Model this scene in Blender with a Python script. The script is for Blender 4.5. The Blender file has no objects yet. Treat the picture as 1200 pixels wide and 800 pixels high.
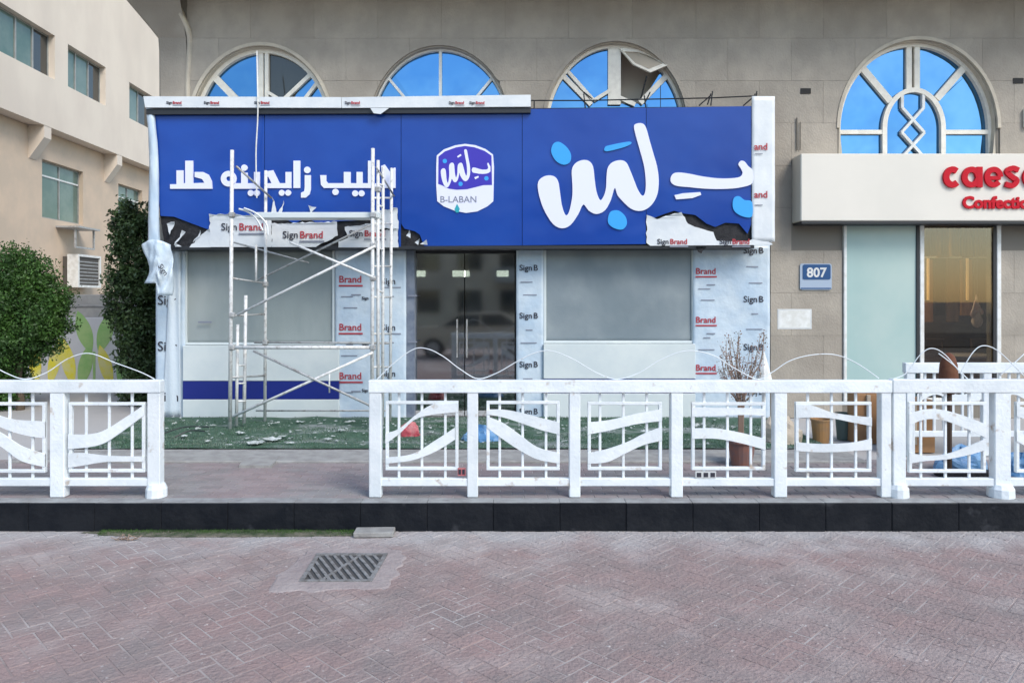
import bpy, bmesh, math, random
from mathutils import Vector, noise
from mathutils.geometry import tessellate_polygon
random.seed(7)
C = bpy.context.scene
COL = C.collection
R = math.radians
F, HY, CX, CH = 870.0, 350.0, 600.0, 1.92      # focal length (px of the 1200 px photo), horizon row, centre column, eye height

# ------------------------------------------------------------------ camera, sky, sun, exposure
cam_d = bpy.data.cameras.new('camera'); cam = bpy.data.objects.new('camera', cam_d); COL.objects.link(cam)
cam.location = (0, 0, CH); cam.rotation_euler = (R(90), 0, 0)
cam_d.sensor_width = 36; cam_d.lens = 36 * F / 1200; cam_d.shift_y = -(400 - HY) / 1200
cam_d.clip_end = 2000; C.camera = cam
SUN_EL, SUN_AZ = R(44), R(140)                # azimuth clockwise from +Y: the sun stands behind the photographer, veiled
w = bpy.data.worlds.new('World'); C.world = w; w.use_nodes = True
nt = w.node_tree; bg = nt.nodes['Background']
sky = nt.nodes.new('ShaderNodeTexSky'); sky.sky_type = 'NISHITA'; sky.sun_disc = False
sky.sun_elevation = SUN_EL; sky.sun_rotation = SUN_AZ; sky.air_density = 1.3; sky.dust_density = 1.0; sky.ozone_density = 1.5
nt.links.new(sky.outputs[0], bg.inputs[0]); bg.inputs[1].default_value = 0.15
sl = bpy.data.lights.new('sun', 'SUN'); sl.energy = 1.5; sl.angle = R(24); sl.color = (1, .93, .84)
so = bpy.data.objects.new('sun', sl); COL.objects.link(so)
d = Vector((math.sin(SUN_AZ) * math.cos(SUN_EL), math.cos(SUN_AZ) * math.cos(SUN_EL), math.sin(SUN_EL)))
so.rotation_euler = d.to_track_quat('Z', 'Y').to_euler()
C.view_settings.view_transform = 'Standard'; C.view_settings.look = 'None'
C.view_settings.exposure = 0.75; C.view_settings.gamma = 1

# ------------------------------------------------------------------ materials
def L(r, g, b):
    return tuple(((c / 255) / 12.92 if c <= 10 else ((c / 255 + .055) / 1.055) ** 2.4) for c in (r, g, b))

def mat(name, col, rough=.6, metal=0.0, col2=None, scale=4.0, detail=4, bump=0.0, bscale=40, rnd=0.0, spec=.5,
        thr=(.4, .62), coat=0, stretch=None, emit=0, island=0.0, col3=None, scale3=.7, thr3=(.45, .7), kerb_dust=None, fleck=None, lump=0.0):
    m = bpy.data.materials.new(name); m.use_nodes = True
    n = m.node_tree.nodes; l = m.node_tree.links; b = n['Principled BSDF']
    b.inputs['Base Color'].default_value = (*col, 1); b.inputs['Roughness'].default_value = rough
    b.inputs['Metallic'].default_value = metal; b.inputs['Specular IOR Level'].default_value = spec
    if coat: b.inputs['Coat Weight'].default_value = coat; b.inputs['Coat Roughness'].default_value = .08
    geo = n.new('ShaderNodeNewGeometry'); pos = geo.outputs['Position']
    if stretch:
        mp = n.new('ShaderNodeMapping'); mp.inputs['Scale'].default_value = stretch; l.new(pos, mp.inputs[0]); pos = mp.outputs[0]
    out = None
    def mixc(fac, a, bb):
        x = n.new('ShaderNodeMix'); x.data_type = 'RGBA'
        l.new(fac, x.inputs['Factor'])
        if isinstance(a, tuple): x.inputs[6].default_value = (*a, 1)
        else: l.new(a, x.inputs[6])
        if isinstance(bb, tuple): x.inputs[7].default_value = (*bb, 1)
        else: l.new(bb, x.inputs[7])
        return x.outputs[2]
    def noisefac(sc, t, det):
        t1 = n.new('ShaderNodeTexNoise'); t1.inputs['Scale'].default_value = sc; t1.inputs['Detail'].default_value = det; t1.inputs['Roughness'].default_value = .6
        l.new(pos, t1.inputs['Vector'])
        r = n.new('ShaderNodeMapRange'); r.inputs[1].default_value = t[0]; r.inputs[2].default_value = t[1]; l.new(t1.outputs['Fac'], r.inputs[0])
        return r.outputs[0]
    cur = col
    if col2: cur = mixc(noisefac(scale, thr, detail), col, col2)
    if col3: cur = mixc(noisefac(scale3, thr3, 3), cur, col3)
    if fleck: cur = mixc(noisefac(23, (.64, .72), 3), cur, fleck)
    if kerb_dust:                      # pale dust blown against the kerb, a stain that stays
        sx = n.new('ShaderNodeSeparateXYZ'); l.new(geo.outputs['Position'], sx.inputs[0])
        tn = n.new('ShaderNodeTexNoise'); tn.inputs['Scale'].default_value = 2.6; tn.inputs['Detail'].default_value = 8; l.new(geo.outputs['Position'], tn.inputs['Vector'])
        ma = n.new('ShaderNodeMath'); ma.operation = 'MULTIPLY_ADD'; ma.inputs[1].default_value = 1.3; l.new(tn.outputs['Fac'], ma.inputs[0]); l.new(sx.outputs['Y'], ma.inputs[2])
        mr0 = n.new('ShaderNodeMapRange'); mr0.interpolation_type = 'SMOOTHSTEP'; mr0.inputs[1].default_value = 6.05; mr0.inputs[2].default_value = 6.95; l.new(ma.outputs[0], mr0.inputs[0])
        mm = n.new('ShaderNodeMath'); mm.operation = 'MULTIPLY'; mm.inputs[1].default_value = .9; l.new(mr0.outputs[0], mm.inputs[0])
        cur = mixc(mm.outputs[0], cur, kerb_dust)
    if rnd or island:
        hsv = n.new('ShaderNodeHueSaturation')
        if isinstance(cur, tuple): hsv.inputs['Color'].default_value = (*cur, 1)
        else: l.new(cur, hsv.inputs['Color'])
        oi = n.new('ShaderNodeObjectInfo'); ad = n.new('ShaderNodeMath'); ad.operation = 'ADD'
        l.new(oi.outputs['Random'], ad.inputs[0])
        if island: l.new(geo.outputs['Random Per Island'], ad.inputs[1])
        else: ad.inputs[1].default_value = 0
        fr = n.new('ShaderNodeMath'); fr.operation = 'FRACT'; l.new(ad.outputs[0], fr.inputs[0])
        mr = n.new('ShaderNodeMapRange'); a = rnd or island; mr.inputs[3].default_value = 1 - a; mr.inputs[4].default_value = 1 + a
        l.new(fr.outputs[0], mr.inputs[0]); l.new(mr.outputs[0], hsv.inputs['Value']); cur = hsv.outputs[0]
    if not isinstance(cur, tuple): l.new(cur, b.inputs['Base Color'])
    if bump or lump:
        if lump:
            t3 = n.new('ShaderNodeTexNoise'); t3.inputs['Scale'].default_value = 1.1; t3.inputs['Detail'].default_value = 2; l.new(pos, t3.inputs['Vector'])
            b3 = n.new('ShaderNodeBump'); b3.inputs['Strength'].default_value = 1; b3.inputs['Distance'].default_value = lump; l.new(t3.outputs['Fac'], b3.inputs['Height'])
        t2 = n.new('ShaderNodeTexNoise'); t2.inputs['Scale'].default_value = bscale; t2.inputs['Detail'].default_value = 5; l.new(pos, t2.inputs['Vector'])
        bp = n.new('ShaderNodeBump'); bp.inputs['Strength'].default_value = bump; bp.inputs['Distance'].default_value = .02
        l.new(t2.outputs['Fac'], bp.inputs['Height'])
        if lump: l.new(b3.outputs[0], bp.inputs['Normal'])
        l.new(bp.outputs[0], b.inputs['Normal'])
    if emit:
        b.inputs['Emission Color'].default_value = (*col, 1); b.inputs['Emission Strength'].default_value = emit
    return m

def glass(name, tint=(.6, .65, .65), refl=.12, rough=.02):
    m = bpy.data.materials.new(name); m.use_nodes = True; n = m.node_tree.nodes; l = m.node_tree.links
    n.remove(n['Principled BSDF']); o = n['Material Output']
    tr = n.new('ShaderNodeBsdfTransparent'); tr.inputs[0].default_value = (*tint, 1)
    gl = n.new('ShaderNodeBsdfGlossy'); gl.inputs['Roughness'].default_value = rough
    fr = n.new('ShaderNodeFresnel'); fr.inputs[0].default_value = 1.5
    ad = n.new('ShaderNodeMath'); ad.operation = 'ADD'; ad.inputs[1].default_value = refl; l.new(fr.outputs[0], ad.inputs[0])
    mx = n.new('ShaderNodeMixShader'); l.new(ad.outputs[0], mx.inputs[0]); l.new(tr.outputs[0], mx.inputs[1]); l.new(gl.outputs[0], mx.inputs[2])
    l.new(mx.outputs[0], o.inputs[0]); return m

M = {}
M['facade'] = mat('beige_stone', (.405, .36, .30), .8, col2=(.345, .31, .26), scale=3.2, bump=.4, bscale=45, rnd=.05, col3=(.30, .265, .22), scale3=1.1, detail=9, stretch=(1, 1, .8))
M['facade_back'] = mat('stone_joint', (.21, .19, .16), .9)
M['mould'] = mat('pale_moulding', (.56, .50, .40), .7, col2=(.47, .42, .34), bump=.2)
M['cream'] = mat('cream_render', (.74, .65, .54), .85, col2=(.69, .60, .50), scale=.8, bump=.15, bscale=30, col3=(.63, .55, .46), scale3=.35, stretch=(1, 1, .5))
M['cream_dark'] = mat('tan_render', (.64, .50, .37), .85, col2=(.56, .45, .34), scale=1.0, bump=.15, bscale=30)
M['frame'] = mat('cream_window_frame', (.86, .82, .72), .45, col2=(.76, .72, .63), scale=9)
M['frame_white'] = mat('white_window_frame', (.78, .79, .77), .4, col2=(.66, .66, .62), scale=9)
M['frame_grey'] = mat('grey_window_frame', (.33, .34, .32), .45, col2=(.25, .26, .25), scale=6)
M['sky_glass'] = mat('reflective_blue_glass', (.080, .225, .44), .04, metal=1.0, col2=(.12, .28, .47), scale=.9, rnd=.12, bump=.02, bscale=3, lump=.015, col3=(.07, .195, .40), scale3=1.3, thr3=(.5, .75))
M['dark_glass'] = mat('dark_window_glass', (.03, .035, .035), .05, spec=.8)
M['green_glass'] = mat('greenish_window_glass', (.085, .15, .125), .08, spec=.6, col2=(.15, .21, .18), scale=.9)
M['glass'] = glass('clear_glass', (.52, .55, .53), .42, .05)
M['shop_glass'] = glass('tinted_shop_glass', (.62, .62, .58), .05)
M['frosted'] = mat('frosted_aqua_film', (.36, .50, .48), .25, col2=(.42, .54, .51), scale=.8, spec=.5)
M['sign_blue'] = mat('royal_blue_sign_panel', (.008, .050, .30), .24, col2=(.010, .062, .34), scale=.7, spec=.4, lump=.03, bump=.01, bscale=4, rnd=.06)
M['navy'] = mat('navy_blue_panel', (.010, .022, .20), .35)
M['black'] = mat('black_substrate', (.008, .009, .012), .8, col2=(.022, .022, .026), scale=14, bump=.4)
M['white_letter'] = mat('white_acrylic', (.76, .78, .92), .4)
M['light_blue'] = mat('light_blue_acrylic', (.035, .36, .82), .4)
M['emblem_blue'] = mat('emblem_indigo', (.045, .03, .42), .4)
M['teal'] = mat('teal_acrylic', (.02, .35, .42), .4)
M['film'] = mat('pale_blue_protective_film', (.50, .61, .71), .28, col2=(.59, .68, .75), scale=3.0, bump=.5, bscale=9, spec=.6, col3=(.42, .54, .66), scale3=2.2, thr3=(.5, .75), lump=.06)
M['film_white'] = mat('white_protective_film', (.72, .75, .76), .42, col2=(.64, .68, .71), scale=3, bump=.2, bscale=12)
M['print_black'] = mat('black_print', (.03, .03, .045), .6)
M['print_red'] = mat('red_print', (.42, .035, .05), .6)
M['print_grey'] = mat('grey_print', (.22, .24, .30), .6)
M['white_panel'] = mat('white_composite_panel', (.68, .73, .72), .4, col2=(.60, .66, .67), scale=1.5, bump=.05, bscale=10)
M['plastic'] = mat('grey_plastic_sheet', (.30, .345, .34), .32, col2=(.38, .42, .41), scale=1.3, bump=.35, bscale=5, stretch=(1, 1, .35), col3=(.25, .29, .295), scale3=.8)
M['plastic2'] = mat('slate_plastic_sheet', (.235, .28, .305), .32, col2=(.31, .35, .365), scale=1.1, bump=.5, bscale=3, col3=(.19, .235, .26), scale3=.8)
M['tube'] = mat('scuffed_white_steel', (.70, .71, .70), .45, metal=.0, col2=(.45, .44, .42), scale=18, bump=.2, thr=(.5, .7))
M['tube_grey'] = mat('galvanised_steel', (.42, .43, .43), .45, metal=.2, col2=(.20, .18, .16), scale=16, thr=(.5, .72))
M['fence'] = mat('white_painted_iron', (.80, .85, .87), .42, col2=(.70, .76, .79), scale=4, bump=.2, bscale=35, col3=(.42, .34, .26), scale3=7, thr3=(.63, .76), rnd=.05)
M['kerb'] = mat('black_kerb_paint', (.008, .010, .014), .6, col2=(.014, .016, .020), scale=6, bump=.35, bscale=25, col3=(.05, .053, .06), scale3=5, thr3=(.62, .80), rnd=.06, spec=.15)
M['kerb_top'] = mat('worn_kerb_stone', (.30, .31, .31), .85, col2=(.22, .22, .22), scale=7, bump=.3)
M['paver'] = mat('pink_mauve_road_paver', (.305, .222, .210), .92, col2=(.245, .208, .20), scale=2.1, bump=.9, bscale=38, island=.045, col3=(.37, .325, .31), scale3=1.2, thr3=(.50, .74), thr=(.36, .66), spec=.25, detail=10, kerb_dust=(.43, .415, .41), fleck=(.50, .46, .44))
M['walk_paver'] = mat('rose_grey_pavement_paver', (.275, .225, .225), .85, col2=(.24, .23, .23), scale=2.0, bump=.4, bscale=60, island=.10)
M['sand'] = mat('joint_sand', (.30, .235, .222), .95, col2=(.235, .19, .18), scale=5, bump=.3, thr=(.35, .65), col3=(.42, .40, .385), scale3=1.5, kerb_dust=(.43, .425, .415))
M['dust'] = mat('pale_dust', (.46, .45, .43), .95, col2=(.36, .345, .335), scale=6, bump=.4)
M['concrete'] = mat('grey_concrete', (.34, .34, .325), .85, col2=(.26, .255, .245), scale=7, bump=.35)
M['ground'] = mat('sandy_ground', (.30, .27, .23), .95, col2=(.24, .22, .19), scale=.5)
M['asphalt'] = mat('asphalt', (.07, .07, .07), .9, bump=.3, bscale=90)
M['collar'] = mat('rough_collar_mortar', (.35, .305, .295), .95, col2=(.28, .235, .23), scale=5, bump=.8, bscale=30, thr=(.35, .65), detail=9)
M['iron'] = mat('worn_cast_iron', (.25, .25, .25), .7, metal=.1, col2=(.15, .145, .14), scale=20, bump=.3)
M['dark'] = mat('dark_void', (.010, .010, .012), .9)
M['turf'] = mat('dusty_turf_base', (.05, .11, .07), .95, col2=(.26, .29, .29), scale=1.8, thr=(.50, .66), bump=.6, bscale=50, stretch=(.7, 1.6, 1), detail=6)
M['blade'] = mat('turf_blade', (.05, .12, .065), .8, col2=(.17, .22, .18), scale=4, island=.3)
M['leaf'] = mat('leaf_green', (.05, .125, .018), .6, col2=(.025, .07, .012), scale=3, island=.35)
M['leaf_dark'] = mat('leaf_dark_green', (.025, .052, .016), .55, col2=(.055, .10, .03), scale=3, island=.35)
M['leaf_dry'] = mat('dried_leaf', (.30, .17, .14), .8, col2=(.16, .13, .07), scale=9, island=.3)
M['bark'] = mat('bark', (.11, .085, .06), .9, bump=.6)
M['twig'] = mat('pale_twig', (.30, .22, .17), .85)
M['terracotta'] = mat('dusty_terracotta', (.26, .12, .09), .85, col2=(.20, .12, .11), scale=9)
M['cardboard'] = mat('cardboard', (.36, .20, .095), .85, col2=(.31, .17, .08), scale=5)
M['orange'] = mat('ochre_plastic', (.38, .21, .08), .7, col2=(.30, .19, .10), scale=8)
M['beige_cloth'] = mat('beige_cloth', (.46, .40, .32), .9, bump=.5, bscale=14)
M['blue_cloth'] = mat('blue_plastic_sheet', (.06, .20, .42), .45, col2=(.20, .36, .55), scale=6, bump=.6, bscale=12)
M['red_cloth'] = mat('red_cloth', (.40, .06, .08), .8, col2=(.5, .2, .2), scale=8, bump=.5, bscale=12)
M['brown'] = mat('rust_brown_cloth', (.14, .055, .025), .85, col2=(.12, .04, .02), scale=12, bump=.5, bscale=18)
M['plate_blue'] = mat('house_number_blue', (.012, .07, .20), .35)
M['plate_grey'] = mat('house_number_grey', (.36, .44, .55), .35)
M['paper'] = mat('white_paper', (.66, .67, .66), .7, col2=(.58, .60, .60), scale=5)
M['ivory'] = mat('ivory_sign_box', (.74, .70, .62), .4, col2=(.70, .665, .59), scale=.8)
M['red'] = mat('red_acrylic_letter', (.52, .004, .018), .5, spec=.2)
M['curtain'] = mat('ochre_curtain', (.46, .27, .08), .9, col2=(.32, .17, .05), scale=7, stretch=(3, 1, .2))
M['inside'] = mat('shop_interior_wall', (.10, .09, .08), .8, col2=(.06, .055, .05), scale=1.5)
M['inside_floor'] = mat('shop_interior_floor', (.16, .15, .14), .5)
M['wood_dark'] = mat('dark_wood', (.06, .035, .022), .5)
M['pink'] = mat('pink_petals', (.62, .34, .36), .7, col2=(.72, .6, .58), scale=14)
M['ceiling_glow'] = mat('fill_lamp_glow', (1.0, .78, .48), .5, emit=42)  # glow of the lamp added to brighten the cafe room
M['amber_board'] = mat('amber_board', (.45, .20, .06), .6, col2=(.30, .12, .04), scale=5, stretch=(2, 1, .4))
M['brown_board'] = mat('brown_board', (.22, .11, .05), .6, col2=(.12, .06, .03), scale=5, stretch=(2, 1, .4))
M['lamp'] = mat('lit_lamp', (.95, 1.0, .88), .5, emit=3.0)
M['warm_lamp'] = mat('warm_lit_lamp', (1.0, .62, .28), .5, emit=.22)
M['vent'] = mat('vent_black', (.02, .02, .02), .8)
M['mural_wall'] = mat('pale_mural_wall', (.50, .50, .51), .85, col2=(.56, .57, .56), scale=1.2, bump=.15)
M['mural_green'] = mat('mural_green_paint', (.24, .42, .14), .85, col2=(.32, .46, .18), scale=4)
M['mural_yellow'] = mat('mural_yellow_paint', (.68, .60, .05), .85, col2=(.62, .58, .25), scale=4)
M['steel_dark'] = mat('black_steel_angle', (.02, .022, .026), .5)
M['tile_band'] = mat('pale_stone_band', (.40, .38, .35), .85, col2=(.33, .32, .30), scale=4)
M['car_paint'] = mat('beige_car_paint', (.44, .41, .33), .3, coat=.6)
M['tyre'] = mat('black_rubber', (.02, .02, .02), .8)
M['far_wall'] = mat('buff_render', (.52, .44, .34), .85, col2=(.40, .34, .27), scale=.5)
M['scrap'] = mat('dusty_film_scrap', (.50, .54, .53), .6, col2=(.30, .34, .32), scale=14, bump=.5)
M['soil'] = mat('mossy_soil', (.05, .07, .035), .95, col2=(.17, .155, .12), scale=9, bump=.8, bscale=40, detail=8)
M['vase_white'] = mat('pinkish_white_cloth', (.62, .50, .50), .7)
M['foam'] = mat('pale_blue_white_flap', (.62, .70, .76), .5, bump=.3)

# ------------------------------------------------------------------ helpers
def P(px, py, Y):
    return ((px - CX) * Y / F, Y, CH - (py - HY) * Y / F)
def PX(px, Y): return (px - CX) * Y / F
def PZ(py, Y): return CH - (py - HY) * Y / F

def root_of(o):
    while o.parent: o = o.parent
    return o
def tag(o, label=None, cat=None, group=None, kind=None):
    if label: o['label'] = label
    if cat: o['category'] = cat
    if group: o['group'] = group
    if kind: o['kind'] = kind
    return o
def empty(name, loc, label, cat, group=None):
    o = bpy.data.objects.new(name, None); COL.objects.link(o); o.location = loc; o.empty_display_size = .1
    return tag(o, label, cat, group)
def piece(name, mesh, loc, parent=None, rot=None):
    o = bpy.data.objects.new(name, mesh); COL.objects.link(o)
    if parent: o.parent = parent; loc = Vector(loc) - root_of(parent).location - (parent.location if parent.parent else Vector())
    o.location = loc
    if rot: o.rotation_euler = rot
    return o

class MB:
    """collects shapes in world coordinates, builds ONE mesh object"""
    def __init__(s): s.v = []; s.f = []
    def add(s, vs, fs):
        n = len(s.v); s.v += [tuple(v) for v in vs]; s.f += [tuple(i + n for i in f) for f in fs]; return s
    def box(s, x0, x1, y0, y1, z0, z1, b=0.0, rot=0, axis='z'):
        if b <= 0:
            vs = [(x, y, z) for x in (x0, x1) for y in (y0, y1) for z in (z0, z1)]
            fs = [(0, 1, 3, 2), (4, 6, 7, 5), (0, 4, 5, 1), (2, 3, 7, 6), (0, 2, 6, 4), (1, 5, 7, 3)]
        else:
            bm = bmesh.new(); bmesh.ops.create_cube(bm, size=1)
            for v in bm.verts: v.co = Vector(((x0 + x1) / 2 + v.co.x * (x1 - x0), (y0 + y1) / 2 + v.co.y * (y1 - y0), (z0 + z1) / 2 + v.co.z * (z1 - z0)))
            b = min(b, abs(x1 - x0) * .45, abs(y1 - y0) * .45, abs(z1 - z0) * .45)
            bmesh.ops.bevel(bm, geom=bm.edges[:], offset=b, segments=1, affect='EDGES')
            bm.verts.ensure_lookup_table(); vs = [tuple(v.co) for v in bm.verts]; fs = [tuple(v.index for v in f.verts) for f in bm.faces]; bm.free()
        if rot:
            cx, cy = (x0 + x1) / 2, (y0 + y1) / 2; c, q = math.cos(rot), math.sin(rot)
            vs = [(cx + (x - cx) * c - (y - cy) * q, cy + (x - cx) * q + (y - cy) * c, z) for x, y, z in vs]
        return s.add(vs, fs)
    def tube(s, pts, r, n=8, r2=None, caps=True):
        pts = [Vector(p) for p in pts]; m = len(pts); vs = []; fs = []
        for i, p in enumerate(pts):
            t = (pts[min(i + 1, m - 1)] - pts[max(i - 1, 0)]).normalized()
            a = Vector((0, 0, 1)) if abs(t.z) < .9 else Vector((1, 0, 0))
            u = t.cross(a).normalized(); v = t.cross(u)
            rr = r if r2 is None else r + (r2 - r) * i / (m - 1)
            for k in range(n):
                an = 2 * math.pi * k / n; vs.append(p + u * math.cos(an) * rr + v * math.sin(an) * rr)
        for i in range(m - 1):
            for k in range(n): fs.append((i * n + k, i * n + (k + 1) % n, (i + 1) * n + (k + 1) % n, (i + 1) * n + k))
        if caps: fs.append(tuple(range(n))); fs.append(tuple((m - 1) * n + k for k in range(n))[::-1])
        return s.add(vs, fs)
    def prism(s, outline, y0, y1):
        """outline: (x, z) polygon, may be concave; y0 is the near face"""
        n = len(outline); tri = tessellate_polygon([[Vector((x, z, 0)) for x, z in outline]])
        vs = [(x, y0, z) for x, z in outline] + [(x, y1, z) for x, z in outline]
        fs = [tuple(t) for t in tri] + [tuple(i + n for i in t[::-1]) for t in tri] + [(i, (i + 1) % n, n + (i + 1) % n, n + i) for i in range(n)]
        return s.add(vs, fs)
    def band(s, top, bot, y0, y1):
        """solid strip between an upper and a lower list of (x, z)"""
        n = len(top); vs = []; fs = []
        for i in range(n):
            vs += [(top[i][0], y0, top[i][1]), (bot[i][0], y0, bot[i][1]), (top[i][0], y1, top[i][1]), (bot[i][0], y1, bot[i][1])]
        for i in range(n - 1):
            a = i * 4; b = a + 4
            fs += [(a, a + 1, b + 1, b), (a + 2, b + 2, b + 3, a + 3), (a, b, b + 2, a + 2), (a + 1, a + 3, b + 3, b + 1)]
        e = (n - 1) * 4; fs += [(0, 2, 3, 1), (e, e + 1, e + 3, e + 2)]
        return s.add(vs, fs)
    def disc(s, x, z, r, y0, y1, n=14, rz=None):
        rz = rz or r
        return s.prism([(x + r * math.cos(2 * math.pi * k / n), z + rz * math.sin(2 * math.pi * k / n)) for k in range(n)], y0, y1)
    def sheet(s, fn, nu, nv):
        vs = [fn(i / nu, j / nv) for j in range(nv + 1) for i in range(nu + 1)]
        fs = [(j * (nu + 1) + i, j * (nu + 1) + i + 1, (j + 1) * (nu + 1) + i + 1, (j + 1) * (nu + 1) + i) for j in range(nv) for i in range(nu)]
        return s.add(vs, fs)
    def lathe(s, cx, cy, prof, n=16):
        m = len(prof); vs = []; fs = []
        for r, z in prof:
            for k in range(n): a = 2 * math.pi * k / n; vs.append((cx + r * math.cos(a), cy + r * math.sin(a), z))
        for i in range(m - 1):
            for k in range(n): fs.append((i * n + k, i * n + (k + 1) % n, (i + 1) * n + (k + 1) % n, (i + 1) * n + k))
        fs.append(tuple(range(n))[::-1]); fs.append(tuple((m - 1) * n + k for k in range(n)))
        return s.add(vs, fs)
    def mesh(s, name, m, smooth=False, off=(0, 0, 0)):
        me = bpy.data.meshes.new(name); ox, oy, oz = off
        me.from_pydata([(x - ox, y - oy, z - oz) for x, y, z in s.v], [], s.f)
        bm = bmesh.new(); bm.from_mesh(me); bmesh.ops.recalc_face_normals(bm, faces=bm.faces[:]); bm.to_mesh(me); bm.free()
        if m: me.materials.append(m if not isinstance(m, str) else M[m])
        if smooth: me.polygons.foreach_set('use_smooth', [True] * len(me.polygons))
        me.update(); return me
    def build(s, name, m, parent=None, smooth=False, label=None, cat=None, group=None, kind=None):
        off = (0, 0, 0)
        if parent: off = root_of(parent).location
        elif not kind or kind == 'thing':
            xs = [v[0] for v in s.v]; ys = [v[1] for v in s.v]; zs = [v[2] for v in s.v]
            off = ((min(xs) + max(xs)) / 2, (min(ys) + max(ys)) / 2, min(zs))
        o = bpy.data.objects.new(name, s.mesh(name, m, smooth, off)); COL.objects.link(o)
        if parent: o.parent = parent
        else: o.location = off
        return tag(o, label, cat, group, kind)

def thick(o, t):
    md = o.modifiers.new('solid', 'SOLIDIFY'); md.thickness = t; md.offset = 0; return o

def smoothpts(pts, n=6, closed=False):
    out = []; m = len(pts)
    rng = range(m) if closed else range(m - 1)
    for i in rng:
        g = (lambda k: pts[k % m]) if closed else (lambda k: pts[max(0, min(m - 1, k))])
        p0, p1, p2, p3 = g(i - 1), g(i), g(i + 1), g(i + 2)
        for k in range(n):
            t = k / n
            out.append(tuple(.5 * (2 * b + (c - a) * t + (2 * a - 5 * b + 4 * c - d_) * t * t + (3 * b - a - 3 * c + d_) * t ** 3) for a, b, c, d_ in zip(p0, p1, p2, p3)))
    if not closed: out.append(tuple(pts[-1]))
    return out

TXT = {}
def text_mesh(body, size, m, depth=.001, offset=0.0):
    key = (body, size, m, depth, offset)
    if key in TXT: return TXT[key]
    cu = bpy.data.curves.new('lettering', 'FONT'); cu.body = body; cu.size = size; cu.extrude = depth; cu.offset = offset; cu.resolution_u = 3
    cu.align_x = 'LEFT'
    o = bpy.data.objects.new('lettering', cu); COL.objects.link(o)
    dg = bpy.context.evaluated_depsgraph_get(); me = bpy.data.meshes.new_from_object(o.evaluated_get(dg))
    bpy.data.objects.remove(o); me.materials.clear(); me.materials.append(M[m])
    me.transform(__import__('mathutils').Matrix.Rotation(R(90), 4, 'X'))
    TXT[key] = me; return me

# ================================================================== LARGE STRUCTURE
PZ0 = .235                                     # pavement height above the road
YK = 6.13                                      # kerb face
MB().box(-400, 400, -400, 400, -.5, -.06).build('ground', 'ground', kind='structure')
road = MB().box(-16, 16, -9.0, YK + .05, -.055, -.0026).build('road', 'sand', kind='structure')
MB().box(-60, 60, -21, -9.01, -.055, -.012).build('far_road', 'asphalt', kind='structure')

# road pavers: herringbone turned by 45 degrees
W_ = .1; G = .0022
def paver_mesh(lx, ly, m, name):
    b = MB(); hx, hy = lx / 2 - G, ly / 2 - G; c = .004
    b.add([(-hx, -hy, -.007), (hx, -hy, -.007), (hx, hy, -.007), (-hx, hy, -.007),
           (-hx + c, -hy + c, 0), (hx - c, -hy + c, 0), (hx - c, hy - c, 0), (-hx + c, hy - c, 0)],
          [(0, 1, 5, 4), (1, 2, 6, 5), (2, 3, 7, 6), (3, 0, 4, 7), (4, 5, 6, 7)])
    return b, b.mesh(name, m)
pb, pmesh = paver_mesh(.2, .1, 'paver', 'paver')
cells = []
for ix in range(-130, 131):
    for iy in range(-130, 131):
        k = (ix - iy) % 4
        if k == 0: cx, cy, a = (ix + 1) * W_, (iy + .5) * W_, 0
        elif k == 3: cx, cy, a = (ix + .5) * W_, (iy + 1) * W_, 90
        else: continue
        c45 = math.cos(R(45)); X = (cx - cy) * c45; Y = (cx + cy) * c45 + 3.5
        if -7.2 < X < 7.2 and 1.6 < Y < YK + .06: cells.append((X, Y, a + 45))
vis = [c for c in cells if c[1] > 3.65 and abs(c[0]) < c[1] * 600 / F + .1]
vis.sort(key=lambda c: c[1]); near = set(vis[:300])
rest = MB()
for c in cells:
    X, Y, a = c; z = random.uniform(-.0015, .0015); tilt = (random.uniform(-.014, .014), random.uniform(-.014, .014))
    if c in near:
        piece('paver', pmesh, (X, Y, z), road, (tilt[0], tilt[1], R(a)))
    else:
        ca, sa = math.cos(R(a)), math.sin(R(a))
        rest.add([(X + x * ca - y * sa, Y + x * sa + y * ca, z + zz + x * tilt[0] + y * tilt[1]) for x, y, zz in pb.v], pb.f)
rest.build('paver_field', 'paver', road, kind='stuff')

# pavement behind the kerb
walk = MB().box(-16, 16, YK + .16, 24, -.05, PZ0 - .006).build('pavement', 'sand', kind='structure')
wp = MB(); wb, _ = paver_mesh(.2, .1, 'walk_paver', 'pavement_paver')
wlist = []
for j in range(15):
    for i in range(-75, 76):
        X = i * .2 + (j % 2) * .1; Y = YK + .21 + j * .1
        wlist.append((X, Y))
wmesh = wb.mesh('pavement_paver', 'walk_paver')
wv = [c for c in wlist if abs(c[0]) < c[1] * 600 / F + .1]; wv.sort(key=lambda c: (round(c[1], 2), abs(c[0]))); wn = set(wv[:290])
for c in wlist:
    z = PZ0 + random.uniform(-.0012, .0012)
    if c in wn: piece('paver', wmesh, (c[0], c[1], z), walk)
    else: wp.add([(c[0] + x, c[1] + y, z + zz) for x, y, zz in wb.v], wb.f)
wp.build('paver_field', 'walk_paver', walk, kind='stuff')

kerb = MB().box(-16, 16, YK + .03, YK + .155, -.05, PZ0 - .012).build('kerb', 'kerb_top', kind='structure')
kb = MB().box(-.2742, .2742, 0, .15, 0, PZ0 - .002, b=.006)
kmesh = kb.mesh('kerb_stone', 'kerb')
ktop = MB().box(-.2735, .2735, .008, .146, PZ0 - .003, PZ0 + .003, b=.003).mesh('kerb_stone_top', 'kerb_top')
for i in range(-20, 21):
    X = i * .549 + .12; r_ = random.uniform(-.004, .004)
    k = piece('kerb_stone', kmesh, (X, YK + r_, random.uniform(-.003, .002)), kerb)
    piece('worn_top', ktop, (X, YK + r_, 0), kerb)

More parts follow.
